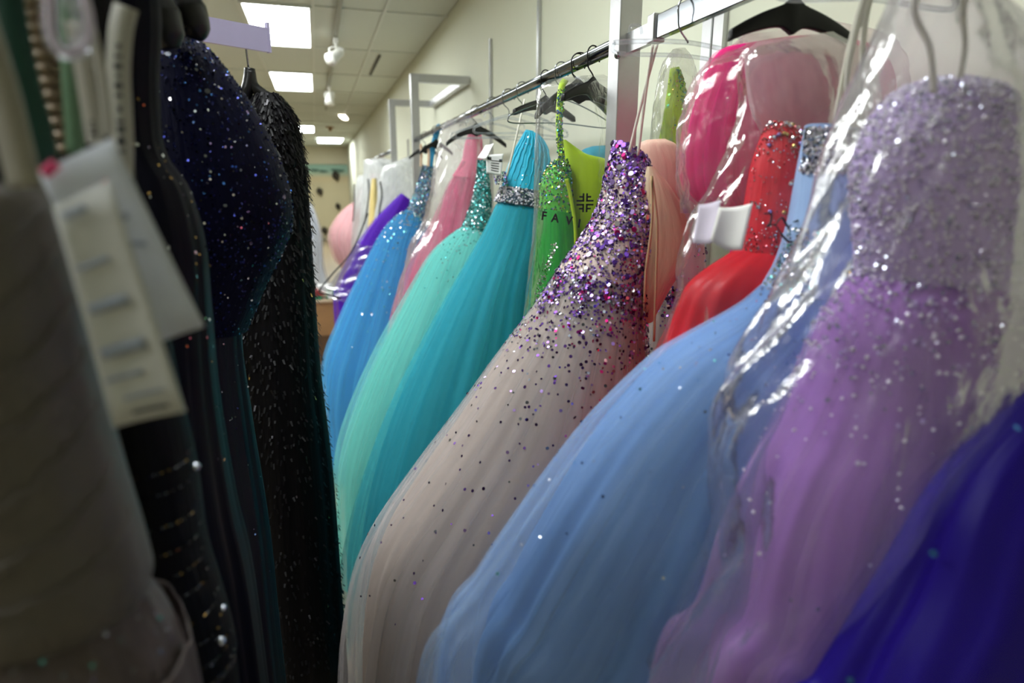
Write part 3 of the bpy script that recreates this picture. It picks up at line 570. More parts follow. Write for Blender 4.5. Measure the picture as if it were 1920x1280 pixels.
# mint gown with teal glitter bodice
MI = 2.43
g, sk, lay, bs = ball('mint_gown', 'pale mint tulle ball gown with teal glitter bodice', MI,
    [(868,424,908,436,.07),(838,446,925,470,.10),(805,482,935,530,.14),(762,560,945,620,.19),(710,660,950,720,.24),(664,770,955,830,.28),(638,860,958,930,.30),(632,950,960,1010,.31)], (124,222,218), (156,234,230),
    [(897,300,914,302,.02),(893,340,917,345,.04),(884,380,920,388,.05),(867,426,910,440,.065)], fabric('teal_glitter_base', (60,140,136), .4, .1, 40, 8, .3, .5), seed=113, zend=.05, flare=1.05, layers=((.0,-.03),(.01,.03)), tul=(.12,.6), nv=100, nu=200)
rg = np.random.default_rng(114); p, nn, u, v = sample(bs, 2800, (.4,1.0), (0,1), rng=rg); discs('glitter', p, nn, rg.uniform(.0018,.004,len(p)), MQ('teal','darkteal','aqua','white','teal'), g, tilt=.6, rng=rg, k=4)
p, nn, u, v = sample(lay[1], 260, (.45,.95), (0,.6), lambda u,v: np.exp(-v*5), rng=rg); discs('skirt_stones', p, nn, rg.uniform(.0022,.0036,len(p)), MQ('darkteal','grey','silver'), g, tilt=.4, rng=rg)
# pink gown in plastic
PK = 2.9
g, sk, lay, bs = ball('pink_gown', 'soft pink ruffled gown inside crinkled plastic behind the mint gown', PK,
    [(866,302,905,306,.045),(856,322,902,328,.048),(842,345,900,352,.05),(828,380,892,390,.07),(806,430,900,440,.10),(778,480,910,500,.14),(756,540,915,560,.17),(736,640,920,660,.2)], (226,104,148), (236,150,180), None, None, seed=123, zend=.1, flare=1.05, amp=(.05,.10), ks=(5,9,16,27), layers=((.03,.05),), nv=60, nu=140)
s = loft(PK, [(882,240,900,238,.03),(872,270,905,270,.05),(866,300,905,304,.05),(848,330,902,336,.05)], 26, 60, (.05,.08), (3,6,10), 124); drape('bodice', s, fabric('rose_pink_bodice', (232,110,146), .5, .3, 12, 3, .15, .6), g)
# sky blue gown
SK = 3.5
g, sk, lay, bs = ball('sky_blue_gown', 'sky blue tulle ball gown with silver sequined bodice', SK,
    [(764,392,796,412,.08),(738,408,805,440,.12),(712,440,808,480,.17),(686,490,812,540,.22),(660,545,815,600,.26),(634,605,818,670,.30),(610,670,820,740,.33),(602,740,822,800,.34),(605,790,824,840,.34)], (70,168,234), (110,196,240),
    [(793,310,815,312,.03),(786,335,814,345,.05),(776,365,806,380,.07),(763,394,798,414,.08)], fabric('silver_blue_base', (90,140,186), .4, .1, 40, 8, .3, .5), seed=133, zend=.05, flare=1.05, layers=((.0,-.03),(.01,.03)), nv=90, nu=180)
rg = np.random.default_rng(134); p, nn, u, v = sample(bs, 2300, (.4,1.0), (0,1), rng=rg); discs('glitter', p, nn, rg.uniform(.0028,.0058,len(p)), MQ('silver','white','blue','aqua','grey'), g, tilt=.6, rng=rg, k=5)
p, nn, u, v = sample(lay[1], 420, (.42,.98), (0,.55), lambda u,v: np.exp(-v*5), rng=rg); discs('skirt_stones', p, nn, rg.uniform(.003,.0055,len(p)), MQ('white','silver','aqua'), g, tilt=.4, rng=rg)
ribbon('strap', [P(806,312,Y=SK-.05), P(812,275,Y=SK-.02), P(822,240,Y=SK), P(826,234,Y=SK+.02)], .03, fabric('sky_strap', (60,160,214), .5), g, (1,0,0), .004)
for x in (789,803): ribbon('hanging_loop', [P(x,312,Y=SK-.06), P(x+1,290,Y=SK-.05), P(x,270,Y=SK-.03)], .014, simple('peach_ribbon_%d'%x, (236,206,176), .5), g, (1,0,0))
# violet gown
g, sk, lay, bs = ball('violet_gown', 'violet tulle gown hanging partly out of a clear bag', 4.6,
    [(752,362,772,378,.06),(728,385,778,410,.11),(702,412,784,450,.16),(676,448,790,500,.2),(652,490,795,540,.24),(634,530,798,580,.26),(628,560,800,620,.27)], (100,28,196), (120,60,212), None, None, seed=143, zend=.05, flare=1.0, layers=((.02,.04),), nv=50, nu=120)
# pale pink gown
g, sk, lay, bs = ball('pale_pink_gown', 'pale pink tulle skirt showing far back beside the mural', 6.5,
    [(664,378,700,380,.1),(645,392,705,395,.16),(626,415,708,420,.22),(617,438,710,445,.26),(619,462,712,470,.26),(630,490,714,500,.24),(645,510,714,530,.22)], (240,188,194), (248,214,216), [(694,326,712,326,.05),(676,358,708,360,.08),(664,380,702,382,.1)], None, seed=153, zend=.06, flare=.9, layers=((.02,.03),), nv=40, nu=100)
# white gown on the far left
g = thing('white_gown', 'silvery white gown hanging far back right of the black fringed dress', 'gown', (-.1,5.95,.6), 'gowns on the left racks')
s = loft(5.95, [(540,366,572,368,.06),(530,392,588,392,.1),(520,440,602,440,.14),(515,500,606,500,.17),(510,540,618,545,.2),(508,572,622,576,.2)], 40, 100, (.02,.08), (5,9,15,24), 163); drape('skirt', s, fabric('silver_white_satin', (206,212,222), .35, .2, 24, 1.2, .12, .6, .5), g)
s = loft(5.95, [(540,366,572,368,.06),(530,392,588,392,.1),(520,440,602,440,.14),(515,500,606,500,.17),(510,540,618,545,.2)], 40, 100, (.04,.1), (6,11,17,26), 164, grow=(.03,.06)); drape('tulle_layer', s, tulle('white_tulle', (230,232,238), .1, .5), g)

# ------------------------------------------------------------------ hangers on the right rails
hanger((.64,P(1292,30,X=.64)[1],1.945), 'clear plastic hanger with silver hook holding the purple sequined gown', 'clear', .15, .1, .05, .012, r=.024)
hanger((.64,BL,1.945), 'clear hanger over the periwinkle gown at the top edge', 'clear', .12, -.1, .05, .02)
hanger((.64,.50,1.945), 'black hanger half hidden in plastic at the top right', 'black', .15, .15, .05, .06)
hanger((.668,.80,1.932), 'black contoured hanger inside the pink plastic bag', 'black', .095, -.15, .045, .03, hooked=False)
hanger((.64,LI+.02,1.945), 'grey black contoured hanger of the lime gown inside the lettered bag', 'black', .125, .25, .06, .07)
for i, (px, lab, kd, hf, yw, sg) in enumerate(((1110,'black hook hanger just left of the steel post','black',.10,.4,.03),(1092,'black hook hanger second from the steel post','black',.10,-.3,.04),(1064,'wire hanger hooked in the middle of the round rail','wire',.16,.2,.05),(1026,'black contoured hanger lying against the round rail','black',.13,.5,.03),(974,'clear hanger above the turquoise gown','clear',.17,.2,.05),(945,'clear hanger between turquoise and mint gowns','clear',.18,-.1,.05),(925,'clear hanger above the mint gown bodice','clear',.16,.1,.04),(905,'black hanger behind the white price tag','black',.13,.1,.06))):
    y = P(px, 130, X=.64)[1] if False else [1.42,1.50,1.62,1.74,1.95,2.1,2.3,2.55][i]
    hanger((.64,y,1.945), lab, kd, hf, yw, .07, sg)
hanger((.64,3.45,1.945), 'black hanger carrying the sky blue gown', 'black', .10, .3, .07, .05)
hanger((.64,6.45,1.945), 'distant black hanger above the pale pink skirt', 'black', .12, .1, .07, .05)
hanger((.64,3.8,1.945), 'black hanger beside the white garment bags', 'black', .10, -.3, .08, .05)

# ------------------------------------------------------------------ plastic bags
GB = 'plastic garment bags on the right rack'
def bag(name, label, Y, secs, mat, seed, nv=50, nu=110, amp=(.05,.09), rough=.05, zend=None, piping=None):
    c = P(secs[0][0], secs[0][1], Y=Y); g = thing(name, label, 'garment bag', (c[0],Y,1.0), GB)
    s = loft(Y, secs, nv, nu, amp, (5,9,17,29), seed, zend, 1.0, rough=rough); drape('film', s, mat, g); return g, s
bag('plastic_bag', 'wrinkled thin plastic bag over the lavender beaded gown', LV-.012, [(1700,-60,1790,-60,.02),(1668,60,1880,60,.055),(1625,180,1935,170,.085),(1588,300,1970,320,.10),(1548,450,1990,480,.11),(1470,600,2000,640,.125),(1400,730,2010,780,.135),(1372,850,2010,900,.14),(1368,1000,2010,1060,.145),(1335,1120,2010,1180,.15),(1235,1290,2010,1360,.15)], M['baglav'], 201, 90, 160, (.02,.035), .035)
bag('plastic_bag', 'clear bag with pink milky top covering the red gown', RE-.015, [(1400,92,1560,60,.02),(1392,120,1610,110,.05),(1396,190,1630,180,.06),(1378,270,1630,260,.07),(1345,340,1630,340,.075),(1305,420,1630,430,.085),(1284,500,1635,520,.095),(1276,580,1640,620,.105),(1240,680,1650,740,.115),(1180,800,1650,860,.12)], M['bag'], 203, 80, 140, (.03,.05), .035)
bag('plastic_bag', 'milky pink plastic bag around the hot pink gown', HP-.01, [(1400,62,1560,40,.02),(1372,90,1640,70,.07),(1322,130,1672,120,.10),(1288,220,1676,220,.12),(1280,310,1672,310,.12),(1288,400,1650,420,.115)], M['bagmilk'], 205, 60, 130, (.02,.04), .03)
bag('plastic_bag', 'cloudy plastic bag over the narrow lime gown beside the post', 1.33, [(1262,92,1284,90,.01),(1244,120,1298,118,.03),(1232,180,1308,180,.045),(1226,250,1312,260,.05),(1224,330,1316,340,.055)], plastic('cloudy_film', (250,250,246), .22, .16, .9, 18), 207, 50, 90, (.04,.06), .04)
gb, sb = bag('plastic_bag', 'clear printed bag with black lettering over the lime gown', LI-.03, [(1028,150,1132,140,.02),(1010,168,1152,160,.05),(1006,230,1156,230,.07),(1005,310,1156,310,.085),(1004,400,1150,400,.09),(996,500,1146,500,.10),(985,600,1140,600,.11)], M['bag'], 209, 60, 120, (.012,.03), .025)
bag('plastic_bag', 'crinkled clear bag over the soft pink gown', PK-.01, [(838,226,902,222,.02),(826,250,912,246,.06),(816,300,916,300,.10),(806,360,916,360,.13),(796,410,918,420,.15),(768,465,922,480,.18),(748,540,924,560,.20),(735,600,926,620,.21)], plastic('crinkled_film', (250,250,252), .18, .14, 1.0, 12), 211, 60, 120, (.04,.07), .05)
gv, _ = bag('plastic_bag', 'clear bag hanging low around the violet gown hem', 4.58, [(668,455,798,470,.2),(656,480,800,490,.22),(622,530,804,560,.27),(600,546,806,600,.28)], plastic('grey_clear_film', (242,243,245), .05, .16, .7, 10), 213, 40, 100, (.02,.04), .02)
tube('piping', [P(690,400,Y=4.5), P(660,470,Y=4.42), P(622,515,Y=4.38), P(599,546,Y=4.36), P(618,553,Y=4.32), P(640,560,Y=4.3)], .006, M['black'], gv, 6)
for i, (Yb, secs, pip, lab) in enumerate(((5.0, [(722,310,775,290,.05),(716,318,790,300,.11),(710,340,796,340,.15),(706,380,800,380,.18),(700,430,802,440,.2),(690,500,804,520,.22)], [(713,340),(716,365),(712,392),(709,420)], 'white garment bag with black piping behind the sky blue bodice'),
                                  (5.7, [(682,300,718,296,.05),(682,312,745,306,.12),(681,340,750,340,.16),(678,380,752,385,.19),(672,430,754,440,.2),(664,500,756,520,.22)], [(690,335),(692,360),(688,392),(683,420)], 'tall pale garment bag left of the other white bags'),
                                  (6.2, [(672,330,688,326,.04),(668,342,700,340,.1),(664,380,702,385,.16),(660,440,704,450,.2),(656,520,706,540,.22)], [(664,345),(664,380),(662,415)], 'slim translucent garment bag at the far end of the white bags'))):
    g_, _ = bag('garment_bag', lab, Yb, secs, M['bagwhite'], 221+i, 40, 90, (.03,.06), .02, .5)
    tube('piping', [P(x,y,Y=Yb-.17) for x,y in pip], .006, M['black'], g_, 6)
gl = thing('gold_lace_gown', 'ivory gown with gold lace between the white garment bags', 'gown', (P(700,380,Y=5.35)[0],5.35,.5), GR)
s = loft(5.35, [(697,335,706,334,.04),(694,365,708,365,.08),(692,400,712,402,.1),(690,440,716,445,.12)], 30, 60, (.03,.06), (4,7,11), 231, .4, 1.1); drape('bodice', s, fabric('ivory_gold_lace', (216,196,130), .5, .1, 40, 16, .4, .6), gl)
tb = [o for o in COL.objects if o.get('label') == 'clear bag with pink milky top covering the red gown'][0]
ts = loft(.80, [(1420,78,1560,62,.01),(1398,100,1612,92,.022),(1402,150,1628,150,.028),(1412,200,1632,210,.03),(1432,245,1630,255,.026),(1450,275,1620,290,.02)], 40, 90, (.03,.06), (5,9,15), 251)
drape('tissue_stuffing', ts, tulle('pale_pink_tissue', (240,206,214), .45, .8, 8, 3), tb, label='pale pink tissue in the top of the bag')
# printed lettering on the lime gown's bag
def text(body, size, c, mat, parent, name='lettering', rotz=0.0, roll=0.0, extrude=.0004, spacing=1.0):
    cu = bpy.data.curves.new('lettering', 'FONT'); cu.body = body; cu.size = size; cu.extrude = extrude; cu.offset = size*.03; cu.space_character = spacing; cu.align_x = 'CENTER'
    o = bpy.data.objects.new('lettering', cu); COL.objects.link(o); bpy.context.view_layer.update()
    me = bpy.data.meshes.new_from_object(o.evaluated_get(bpy.context.evaluated_depsgraph_get())); COL.objects.unlink(o); bpy.data.objects.remove(o)
    me.materials.clear(); me.materials.append(mat); R = Matrix.Rotation(rotz,4,'Z') @ Matrix.Rotation(roll,4,'Y') @ Matrix.Rotation(math.pi/2,4,'X'); me.transform(R)
    t = bpy.data.objects.new(name, me); COL.objects.link(t); t.parent = parent; t.location = tuple(np.array(c)-wl(parent)); return t
YB = LI-.135
for ch, px, py in (('F',1019,412),('A',1040,416),('V',1066,421),('I',1085,426)): text(ch, .027, P(px,py,Y=YB), M['ink'], gb, 'printed_letter', 0, .12)
lc = P(1097,380,Y=YB); V = []
for sx_ in (-1,1):
    for sz_ in (-1,1):
        V += [(boxv(lc+(sx_*.0045,0,sz_*.012),(.004,.0008,.019)),BOXF),(boxv(lc+(sx_*.0125,0,sz_*.0045),(.018,.0008,.004)),BOXF),(boxv(lc+(sx_*.0095,0,sz_*.0135),(.011,.0008,.004)),BOXF)]
a_, b_ = join(V); mk('logo_mark', a_, b_, M['ink'], gb, False, label='black mirrored letter emblem')
# script scrawl and tags on the red gown's bag
rb = [o for o in COL.objects if o.get('label') == 'clear bag with pink milky top covering the red gown'][0]; YS = RE-.115
V, Fc = join([tubev([P(x,y,Y=YS) for x,y in st], [.0008,.0016,.0009], 6) for st in ([(1432,400),(1446,402),(1444,418),(1438,424),(1452,420)],[(1452,424),(1466,408),(1476,424),(1484,422)],[(1456,424),(1466,440),(1478,452),(1488,452)],[(1488,416),(1498,414),(1494,428)])]); mk('script_print', V, Fc, M['ink'], rb, label='black handwritten-style print')

# ------------------------------------------------------------------ price tags
def card(name, label, corners, Y, mat, lines=(), bend=0.0, group='paper price tags'):
    # corners in order tl,tr,br,bl (pixel), each with own depth
    pts = [P(x,y,Y=Yc) for (x,y),Yc in zip(corners, Y)]; c = sum(pts)/4; t = thing(name, label, 'tag', c, group); n = 9
    nrm = np.cross(pts[1]-pts[0], pts[3]-pts[0]); nrm /= np.linalg.norm(nrm); G = []
    for j in range(n):
        for i in range(n):
            a, b = i/(n-1), j/(n-1); ca = min(a,1-a)*2; q = (pts[0]*(1-a)+pts[1]*a)*(1-b)+(pts[3]*(1-a)+pts[2]*a)*b
            G.append(q+nrm*bend*math.sin(math.pi*a)*math.sin(math.pi*b*.5+.5))
    G = np.array(G); V = np.vstack([G, G+nrm*.0006]); m = n*n
    Fc = [(j*n+i, j*n+i+1, (j+1)*n+i+1, (j+1)*n+i) for j in range(n-1) for i in range(n-1)]; Fc += [tuple(k+m for k in f[::-1]) for f in Fc]
    rim = [i for i in range(n)]+[j*n+n-1 for j in range(1,n)]+[(n-1)*n+i for i in range(n-2,-1,-1)]+[j*n for j in range(n-2,0,-1)]
    Fc += [(rim[k], rim[k]+m, rim[(k+1)%len(rim)]+m, rim[(k+1)%len(rim)]) for k in range(len(rim))]
    mk('card', V, Fc, mat, t)
    sgn = 1 if np.dot(nrm, np.array((0,0,CZ))-c) > 0 else -1
    for (a0,b0,a1,b1,wd,im) in lines:
        q = lambda a,b: (pts[0]*(1-a)+pts[1]*a)*(1-b)+(pts[3]*(1-a)+pts[2]*a)*b+nrm*(bend*math.sin(math.pi*a)*math.sin(math.pi*b*.5+.5)+sgn*.0014)
        ribbon('printed_line', [q(a0+(a1-a0)*s, b0+(b1-b0)*s) for s in (0,.5,1)], wd, im, t, tuple(np.cross(nrm, q(a1,b1)-q(a0,b0))), .0003, 6)
    return t
faint = simple('faint_blue_ink', (158,168,186), .7)
card('price_tag', 'white paper tag taped to the bag of the red gown', [(1348,388),(1412,380),(1392,468),(1332,448)], (RE-.105,RE-.095,RE-.165,RE-.17), simple('bright_tag_paper', (246,244,240), .7), bend=.006)
card('paper_slip', 'lilac grey paper slip left of the white tag on the red gown bag', [(1310,384),(1352,374),(1340,452),(1298,455)], (RE-.085,RE-.095,RE-.14,RE-.13), simple('lilac_paper', (208,198,216), .7), bend=.003)
card('price_tag', 'white printed paper tag between the mint and turquoise bodices', [(911,290),(944,288),(940,330),(912,325)], (TQ-.04,TQ-.06,TQ-.06,TQ-.04), M['paper'], [(.1,.18,.3,.2,.008,M['ink'])]+[(.3,.3+.12*k,.8,.33+.12*k,.002,M['ink']) for k in range(5)]+[(.78,.3,.95,.3,.008,M['ink'])], .002)
card('price_tag', 'bright white folded tag hanging above the teal glitter bodice', [(910,272),(926,268),(912,296),(895,296)], (TQ,TQ-.03,TQ-.05,TQ), M['paper'], (), .004)

# ------------------------------------------------------------------ left rack
GLB = 'dark gowns on the left rack'
lil = simple('lilac_steel', (176,168,206), .35, metal=.75, noise=.04, nscale=20)
e1 = P(503,76,Y=1.80); e0 = e1-np.array((math.sin(math.radians(60)),math.cos(math.radians(60)),0))*.75
dirv = (e1-e0)/np.linalg.norm(e1-e0); Rz = np.array([[dirv[0],-dirv[1],0],[dirv[1],dirv[0],0],[0,0,1]])
ar = thing('display_arm', 'flat lilac steel hanging arm pointing out over the left rack', 'clothes rail', (e0[0],e0[1],0), None)
mk('bar', boxv((e0+e1)/2, (.75,.012,.056), Rz), BOXF, lil, ar, False); mk('end_lip', boxv(e1+(0,0,.006), (.006,.014,.07), Rz), BOXF, lil, ar, False)
mk('stand_post', boxv((e0[0],e0[1],1.02), (.05,.05,2.04), Rz), BOXF, M['steel'], ar, False)
mk('stand_foot', boxv((e0[0],e0[1],.015), (.5,.4,.03), Rz), BOXF, M['steel'], ar, False)
lr = tag(tube('hanging_rail', [(-.34,.0,2.06),(-.34,1.42,2.06)], .015, M['chrome'], None, 12, 2), 'chrome hanging rail carrying the dark gowns on the left', 'clothes rail')
# black fringed dress on black hanger
YF = 1.80; hk = P(456,60,Y=YF)
t = thing('clothes_hanger', 'black plastic hanger hooked over the lilac steel arm', 'hanger', P(470,180,Y=YF), 'hangers on the left rack')
tube('hook', [P(453,62,Y=YF-.03), P(455,48,Y=YF-.02), P(458,50,Y=YF-.01), P(460,80,Y=YF-.01), P(466,128,Y=YF)], .0026, M['chrome'], t, 6)
V, Fc = join([tubev([P(468,128,Y=YF), P(468,150,Y=YF), P(462,175,Y=YF), P(462,205,Y=YF+.02), P(440,260,Y=YF+.04)], [.013,.016,.015,.014,.012], 8), tubev([P(468,134,Y=YF), P(474,160,Y=YF), P(492,176,Y=YF), P(515,190,Y=YF), P(548,225,Y=YF)], [.014,.014,.014,.013,.011], 8)]); mk('body', V, Fc, M['black'], t)
g = thing('fringed_dress', 'black sequin fringed dress hanging at the end of the lilac arm', 'dress', (P(520,300,Y=YF)[0],YF,.05), GLB)
bkf = fabric('black_sequin_cloth', (7,6,9), .6, 0, 60, 12, .3, .5, .1)
fs = loft(YF, [(478,178,520,176,.035),(470,200,545,206,.05),(455,240,560,246,.065),(440,310,572,315,.075),(430,400,580,405,.085),(430,520,588,525,.10),(435,680,600,690,.12),(440,880,624,890,.14),(450,1090,640,1100,.15)], 90, 110, (.03,.05), (4,9,15,23), 301, .05, 1.0, clamp=5); drape('body', fs, bkf, g)
rg = np.random.default_rng(302); p, nn, u, v = sample(fs, 4200, (.4,1.12), (0,.9), rng=rg, off=.004)
dn = np.tile((0,0,-1.),(len(p),1))+nn*rg.uniform(.0,.4,(len(p),1))+rg.normal(0,.2,(len(p),3)); dn /= np.linalg.norm(dn,axis=1)[:,None]; sd = np.cross(dn, nn); sd /= np.linalg.norm(sd,axis=1)[:,None]
ln = rg.uniform(.010,.026,(len(p),1))*(1-.6*v[:,None]); wd = .0028
V = np.stack([p-sd*wd, p+sd*wd, p+sd*wd*.7+dn*ln+nn*.003, p-sd*wd*.7+dn*ln+nn*.003],1).reshape(-1,3)
fo = mk('sequin_fringe', V, (np.arange(4)[None]+np.arange(len(p))[:,None]*4).tolist(), [simple('black_fringe', (7,6,9), .5, spec=.15), simple('black_glint', (16,13,20), .3, .5), SQ['gold']], g, False, mi=rg.choice(3,len(p),p=(.86,.134,.006))); fo['kind'] = 'stuff'
# navy sequined gown
NV = 1.08
g = thing('navy_sequin_gown', 'midnight navy gown with glittering sequined sleeve on the left rack', 'gown', (P(430,300,Y=NV)[0],NV,.05), GLB)
nvm = fabric('navy_sequin_cloth', (6,7,34), .6, 0, 60, 20, .3, .5, .08)
ns = loft(NV, [(300,58,352,60,.03),(270,80,385,86,.055),(240,130,432,140,.08),(220,220,488,225,.10),(205,320,534,325,.115),(200,400,548,405,.12),(205,450,534,462,.115),(210,520,498,535,.10),(220,600,462,620,.09)], 70, 120, (.02,.03), (3,7,12), 311, clamp=5); drape('bodice', ns, nvm, g)
s = loft(NV+.04, [(240,480,470,500,.07),(250,600,452,620,.08),(270,760,470,780,.10),(290,960,500,980,.12),(300,1150,520,1180,.13)], 60, 110, (.04,.09), (5,9,15,24), 312, .06, 1.0, clamp=5); drape('skirt', s, fabric('navy_satin', (9,9,32), .5, 0, 30, 1.5, .2, .5, .15), g)
rg = np.random.default_rng(313); p, nn, u, v = sample(ns, 5200, (.45,1.08), (0,1), rng=rg); discs('sequins', p, nn, rg.uniform(.0009,.0022,len(p)), MQ('navy','navy','black','blue','silver','white'), g, tilt=.5, rng=rg, k=5, probs=(.45,.2,.22,.06,.04,.03))
p, nn, u, v = sample(ns, 26, (.6,1.0), (.1,.9), rng=rg); discs('pale_stones', p, nn, rg.uniform(.002,.004,len(p)), MQ('grey','lilac'), g, tilt=.4, rng=rg)
p, nn, u, v = sample(s, 160, (.6,1.05), (0,.6), rng=rg); discs('skirt_sequins', p, nn, rg.uniform(.0009,.0018,len(p)), MQ('silver','navy','grey'), g, tilt=.5, rng=rg)
# padded black hanger shoulders at the top
for i, (pts, lab) in enumerate((([(262,-60),(285,-10),(300,30),(314,70),(322,92)], 'black padded hanger end above the navy sequined sleeve'), ([(300,-60),(330,-20),(350,20),(362,55),(360,72)], 'second black padded hanger end just right of the first'))):
    Yh = .96+.05*i; t = thing('padded_hanger', lab, 'hanger', P(*pts[-1],Y=Yh), 'padded hangers on the left rack')
    tube('pad', [P(x,y,Y=Yh) for x,y in pts], [.014,.02,.026,.022,.010], M['black'], t, 12)
    tube('hook', [P(pts[0][0],pts[0][1],Y=Yh), (-.34,Yh,2.0), (-.355,Yh,2.06), (-.34,Yh,2.082)], .002, M['chrome'], t, 6)
# dark navy satin gown
g = thing('navy_satin_gown', 'plain dark navy satin gown between the tags and the sequined gown', 'gown', (-.2,.82,.05), GLB)
s = loft(.82, [(120,-70,292,-70,.03),(130,40,305,40,.035),(150,160,300,160,.035),(170,270,310,280,.04),(180,345,355,352,.05),(180,440,385,450,.06),(180,560,396,570,.07),(190,720,410,740,.08),(200,900,440,930,.09),(210,1100,480,1130,.1)], 60, 110, (.03,.06), (4,8,14,22), 321, .06, 1.0, clamp=5); drape('body', s, fabric('dark_navy_satin', (6,6,20), .5, 0, 24, 1.2, .2, .5, .1), g)
rg = np.random.default_rng(322); p, nn, u, v = sample(s, 60, (.8,1.05), (.2,.7), rng=rg); discs('trim_beads', p, nn, rg.uniform(.001,.0022,len(p)), MQ('silver','gold','grey'), g, rng=rg)
# black beaded dress
g = thing('black_beaded_dress', 'black dress with rows of silver beading beside the taupe gown', 'dress', (-.16,.60,.05), GLB)
bs_ = loft(.60, [(-100,-90,215,-90,.03),(-80,60,225,60,.04),(-60,200,235,200,.045),(-20,320,250,320,.05),(100,560,300,560,.055),(130,700,330,705,.058),(150,790,350,795,.06),(170,880,370,890,.062),(190,1000,386,1010,.065),(210,1100,415,1110,.07),(230,1200,442,1215,.072),(240,1290,448,1300,.075)], 110, 90, (.006,.01), (5,9,14), 331, .06, 1.0, clamp=5); drape('body', bs_, fabric('black_crepe', (6,6,8), .6, 0, 40, 10, .3, .4, .1), g)
rg = np.random.default_rng(332)
for k, vv in enumerate(np.linspace(.50,.83,12)):
    uu = np.linspace(.52,.98,46); i = np.full(46, int(vv*(bs_.nv-1))); j = (uu*bs_.nu).astype(int)
    i = np.clip(i+np.round(1.2*np.sin((uu-.5)*6)).astype(int), 0, bs_.nv-1); pp = bs_.V[i,j]+bs_.n[i,j]*.001
    o = discs('bead_row', pp, bs_.n[i,j], rg.uniform(.0009,.0016,46), MQ('black','grey','grey','gold'), g, tilt=.4, rng=rg, bead=True)
for (px, py, rr) in ((366,876,.0038),(305,915,.0034),(413,1204,.0048),(396,1245,.0025),(418,1140,.0026)):
    c = P(px, py, Y=.555); V, Fc = tubev([c+(0,.003,0), c, c-(0,.003,0)], [rr,rr,rr*.3], 8, 4); mk('jewel', V, Fc, SQ['silver'], g)
for k in range(12):
    c = P(62+k*6.2, 6+k*25, Y=.54); V, Fc = tubev([c-(.008,0,0), c, c+(.008,0,0)], [.004,.006,.004], 8, 5); mk('strap_bead', V, Fc, simple('bronze_bead', (120,104,84), .35, .4) if k == 0 else bpy.data.materials['bronze_bead'], g)
# taupe gown
g = thing('taupe_gown', 'blurred taupe pleated satin gown at the left edge nearest the camera', 'gown', (-.2,.44,.05), GLB)
tm_ = fabric('taupe_satin', (94,88,82), .5, .15, 10, 9, .10, .5, .3)
s = loft(.44, [(-160,330,72,345,.03),(-170,375,104,385,.045),(-180,500,134,505,.055),(-190,640,164,645,.06),(-190,760,196,765,.062),(-190,900,236,905,.064),(-190,1010,270,1015,.066),(-190,1075,284,1080,.068),(-190,1130,272,1112,.066)], 60, 110, (.01,.02), (5,9,13), 341, clamp=5); drape('bodice', s, tm_, g)
for k in range(7):       # swept pleats across the bodice
    a = s.V; rows_ = np.clip(np.round(np.linspace(24+k*5, 6+k*5.5, 30)).astype(int), 0, s.nv-1); cols_ = np.linspace(.55,.99,30)*s.nu; cols_ = np.clip(cols_.astype(int),0,s.nu-1)
    tube('pleat', [s.V[r,c]+s.n[r,c]*.0004 for r, c in zip(rows_, cols_)], [.0006,.0022,.0026,.0022,.0006], tm_, g, 6, 40)
s = loft(.445, [(-180,1090,262,1105,.06),(-180,1150,310,1160,.07),(-180,1220,345,1230,.08),(-180,1300,380,1320,.09)], 40, 110, (.03,.06), (5,9,15,23), 343, .08, 1.05, clamp=5); drape('skirt', s, fabric('taupe_lace', (88,78,76), .6, .1, 20, 8, .25, .5), g)
rg = np.random.default_rng(344); p, nn, u, v = sample(s, 120, (.5,1), (0,.35), rng=rg); discs('skirt_stones', p, nn, rg.uniform(.0007,.0015,len(p)), MQ('grey','teal','silver'), g, tilt=.5, rng=rg)
ribbon('strap', [P(48,352,Y=.40), P(28,270,Y=.40), P(2,170,Y=.40), P(-40,40,Y=.40), P(-90,-120,Y=.40)], .0155, simple('grey_white_satin', (150,146,134), .45), g, (1,0,0), .002)
# green strap gown behind
g = thing('green_strap_gown', 'gown with dark green straps behind the taupe gown', 'gown', (-.3,.52,.3), GLB)
gm = fabric('dark_green_satin', (26,66,54), .45, .2, 10, 3, .15, .3)
ribbon('strap', [P(80,345,Y=.46), P(58,240,Y=.46), P(30,130,Y=.46), P(6,0,Y=.46), P(-10,-120,Y=.46)], (.022,.022,.021,.02), gm, g, (1,0,0), .002)
ribbon('strap', [P(142,290,Y=.50), P(134,180,Y=.5), P(128,80,Y=.5), P(122,-100,Y=.5)], (.010,.010,.010,.010), simple('mint_green_satin', (96,128,96), .4), g, (1,0,0), .002)
s = loft(.52, [(-60,330,110,345,.02),(-60,420,130,430,.03),(-60,640,150,650,.035),(-60,1000,200,1010,.04)], 30, 60, (.02,.05), (4,8,13), 352, .3, 1, clamp=5); drape('body', s, gm, g)
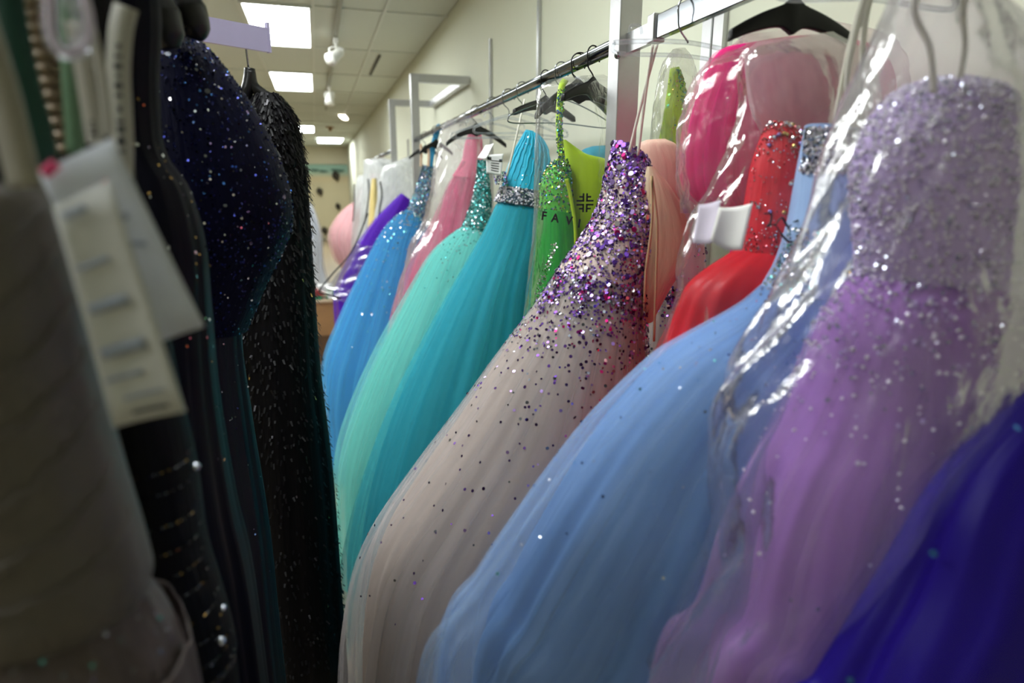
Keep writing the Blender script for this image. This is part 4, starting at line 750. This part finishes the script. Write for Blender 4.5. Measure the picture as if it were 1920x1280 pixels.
# clear hanger loop and printed ribbons
t = thing('clear_hanger', 'blurred clear plastic hanger loop at the top left corner', 'hanger', P(130,95,Y=.44), 'hangers on the left rack')
tube('loop', [P(96,-30,Y=.44), P(96,40,Y=.44), P(106,82,Y=.44), P(128,95,Y=.44), P(152,86,Y=.44), P(160,50,Y=.44), P(140,0,Y=.44), P(132,-40,Y=.44)], .0052, M['clear'], t, 10)
tube('loop_rim', [P(92,-30,Y=.435), P(94,50,Y=.435), P(108,90,Y=.435), P(132,98,Y=.435), P(160,84,Y=.435), P(168,40,Y=.435), P(152,-30,Y=.435)], .0025, simple('clear_edge', (206,196,214), .2), t, 8)
tube('hook', [P(130,-40,Y=.44), (-.30,.44,1.95), (-.345,.44,2.05), (-.34,.44,2.08)], .0022, M['chrome'], t, 6)
def printed_ribbon(name, label, pts, Y, wd, marks, mat):
    t = thing(name, label, 'ribbon', P(*pts[-1],Y=Y), 'printed hanging ribbons'); q = smoothpts([P(x,y,Y=Y) for x,y in pts], 40); ribbon('band', q, wd, mat, t, (1,0,0), .0008, 40)
    for k, m in enumerate(marks):
        c = q[int(m*39)]; s_ = wd*.2; mk('printed_letter', boxv(c-(0,.0009,0), (s_*(1.6 if k%3 else .9), .0003, s_*(.7 if k%2 else 1.2))), BOXF, M['ink'], t, False)
    return t
rwm = simple('ribbon_satin', (176,172,160), .4)
printed_ribbon('printed_ribbon', 'wide off-white printed ribbon hanging left of the navy gown', [(236,12),(226,60),(222,130),(225,200),(228,260),(228,330)], .52, .015, (.3,.35,.4,.45,.5,.56,.62,.7,.76,.8,.84,.88), rwm)
printed_ribbon('printed_ribbon', 'narrow printed ribbon leading down to the front tag', [(140,40),(152,100),(162,160),(172,220),(180,270)], .46, .010, (.80,.86,.92), rwm)
printed_ribbon('satin_ribbon', 'thin plain satin ribbon right of the narrow printed one', [(152,0),(172,60),(188,130),(198,200),(204,255)], .47, .006, (), rwm)
# large blurred tags
card('swing_tag', 'large bluish swing tag with pink band hanging from satin ribbons', [(70,322),(210,258),(384,612),(236,668)], (.42,.43,.44,.43), M['paperb'], [(.05,.02,.25,.0,.006,M['pinkink']),(.10,.22,.72,.16,.0025,M['pinkink']),(.5,.45,.8,.5,.003,faint),(.55,.35,.75,.34,.004,faint)], .004, 'blurred tags at left')
card('price_ticket', 'long white price ticket in front of the swing tag', [(98,385),(205,335),(348,772),(212,802)], (.40,.40,.40,.40), simple('ticket_paper', (206,208,206), .7), [(.12,.06,.5,.06,.004,faint),(.12,.28,.6,.28,.003,faint),(.12,.46,.7,.46,.006,faint),(.12,.66,.75,.66,.007,faint),(.08,.78,.6,.78,.0025,faint),(.25,.88,.8,.88,.002,faint),(.3,.955,.8,.955,.0022,simple('grey_ink',(96,98,104),.7))], .003, 'blurred tags at left')
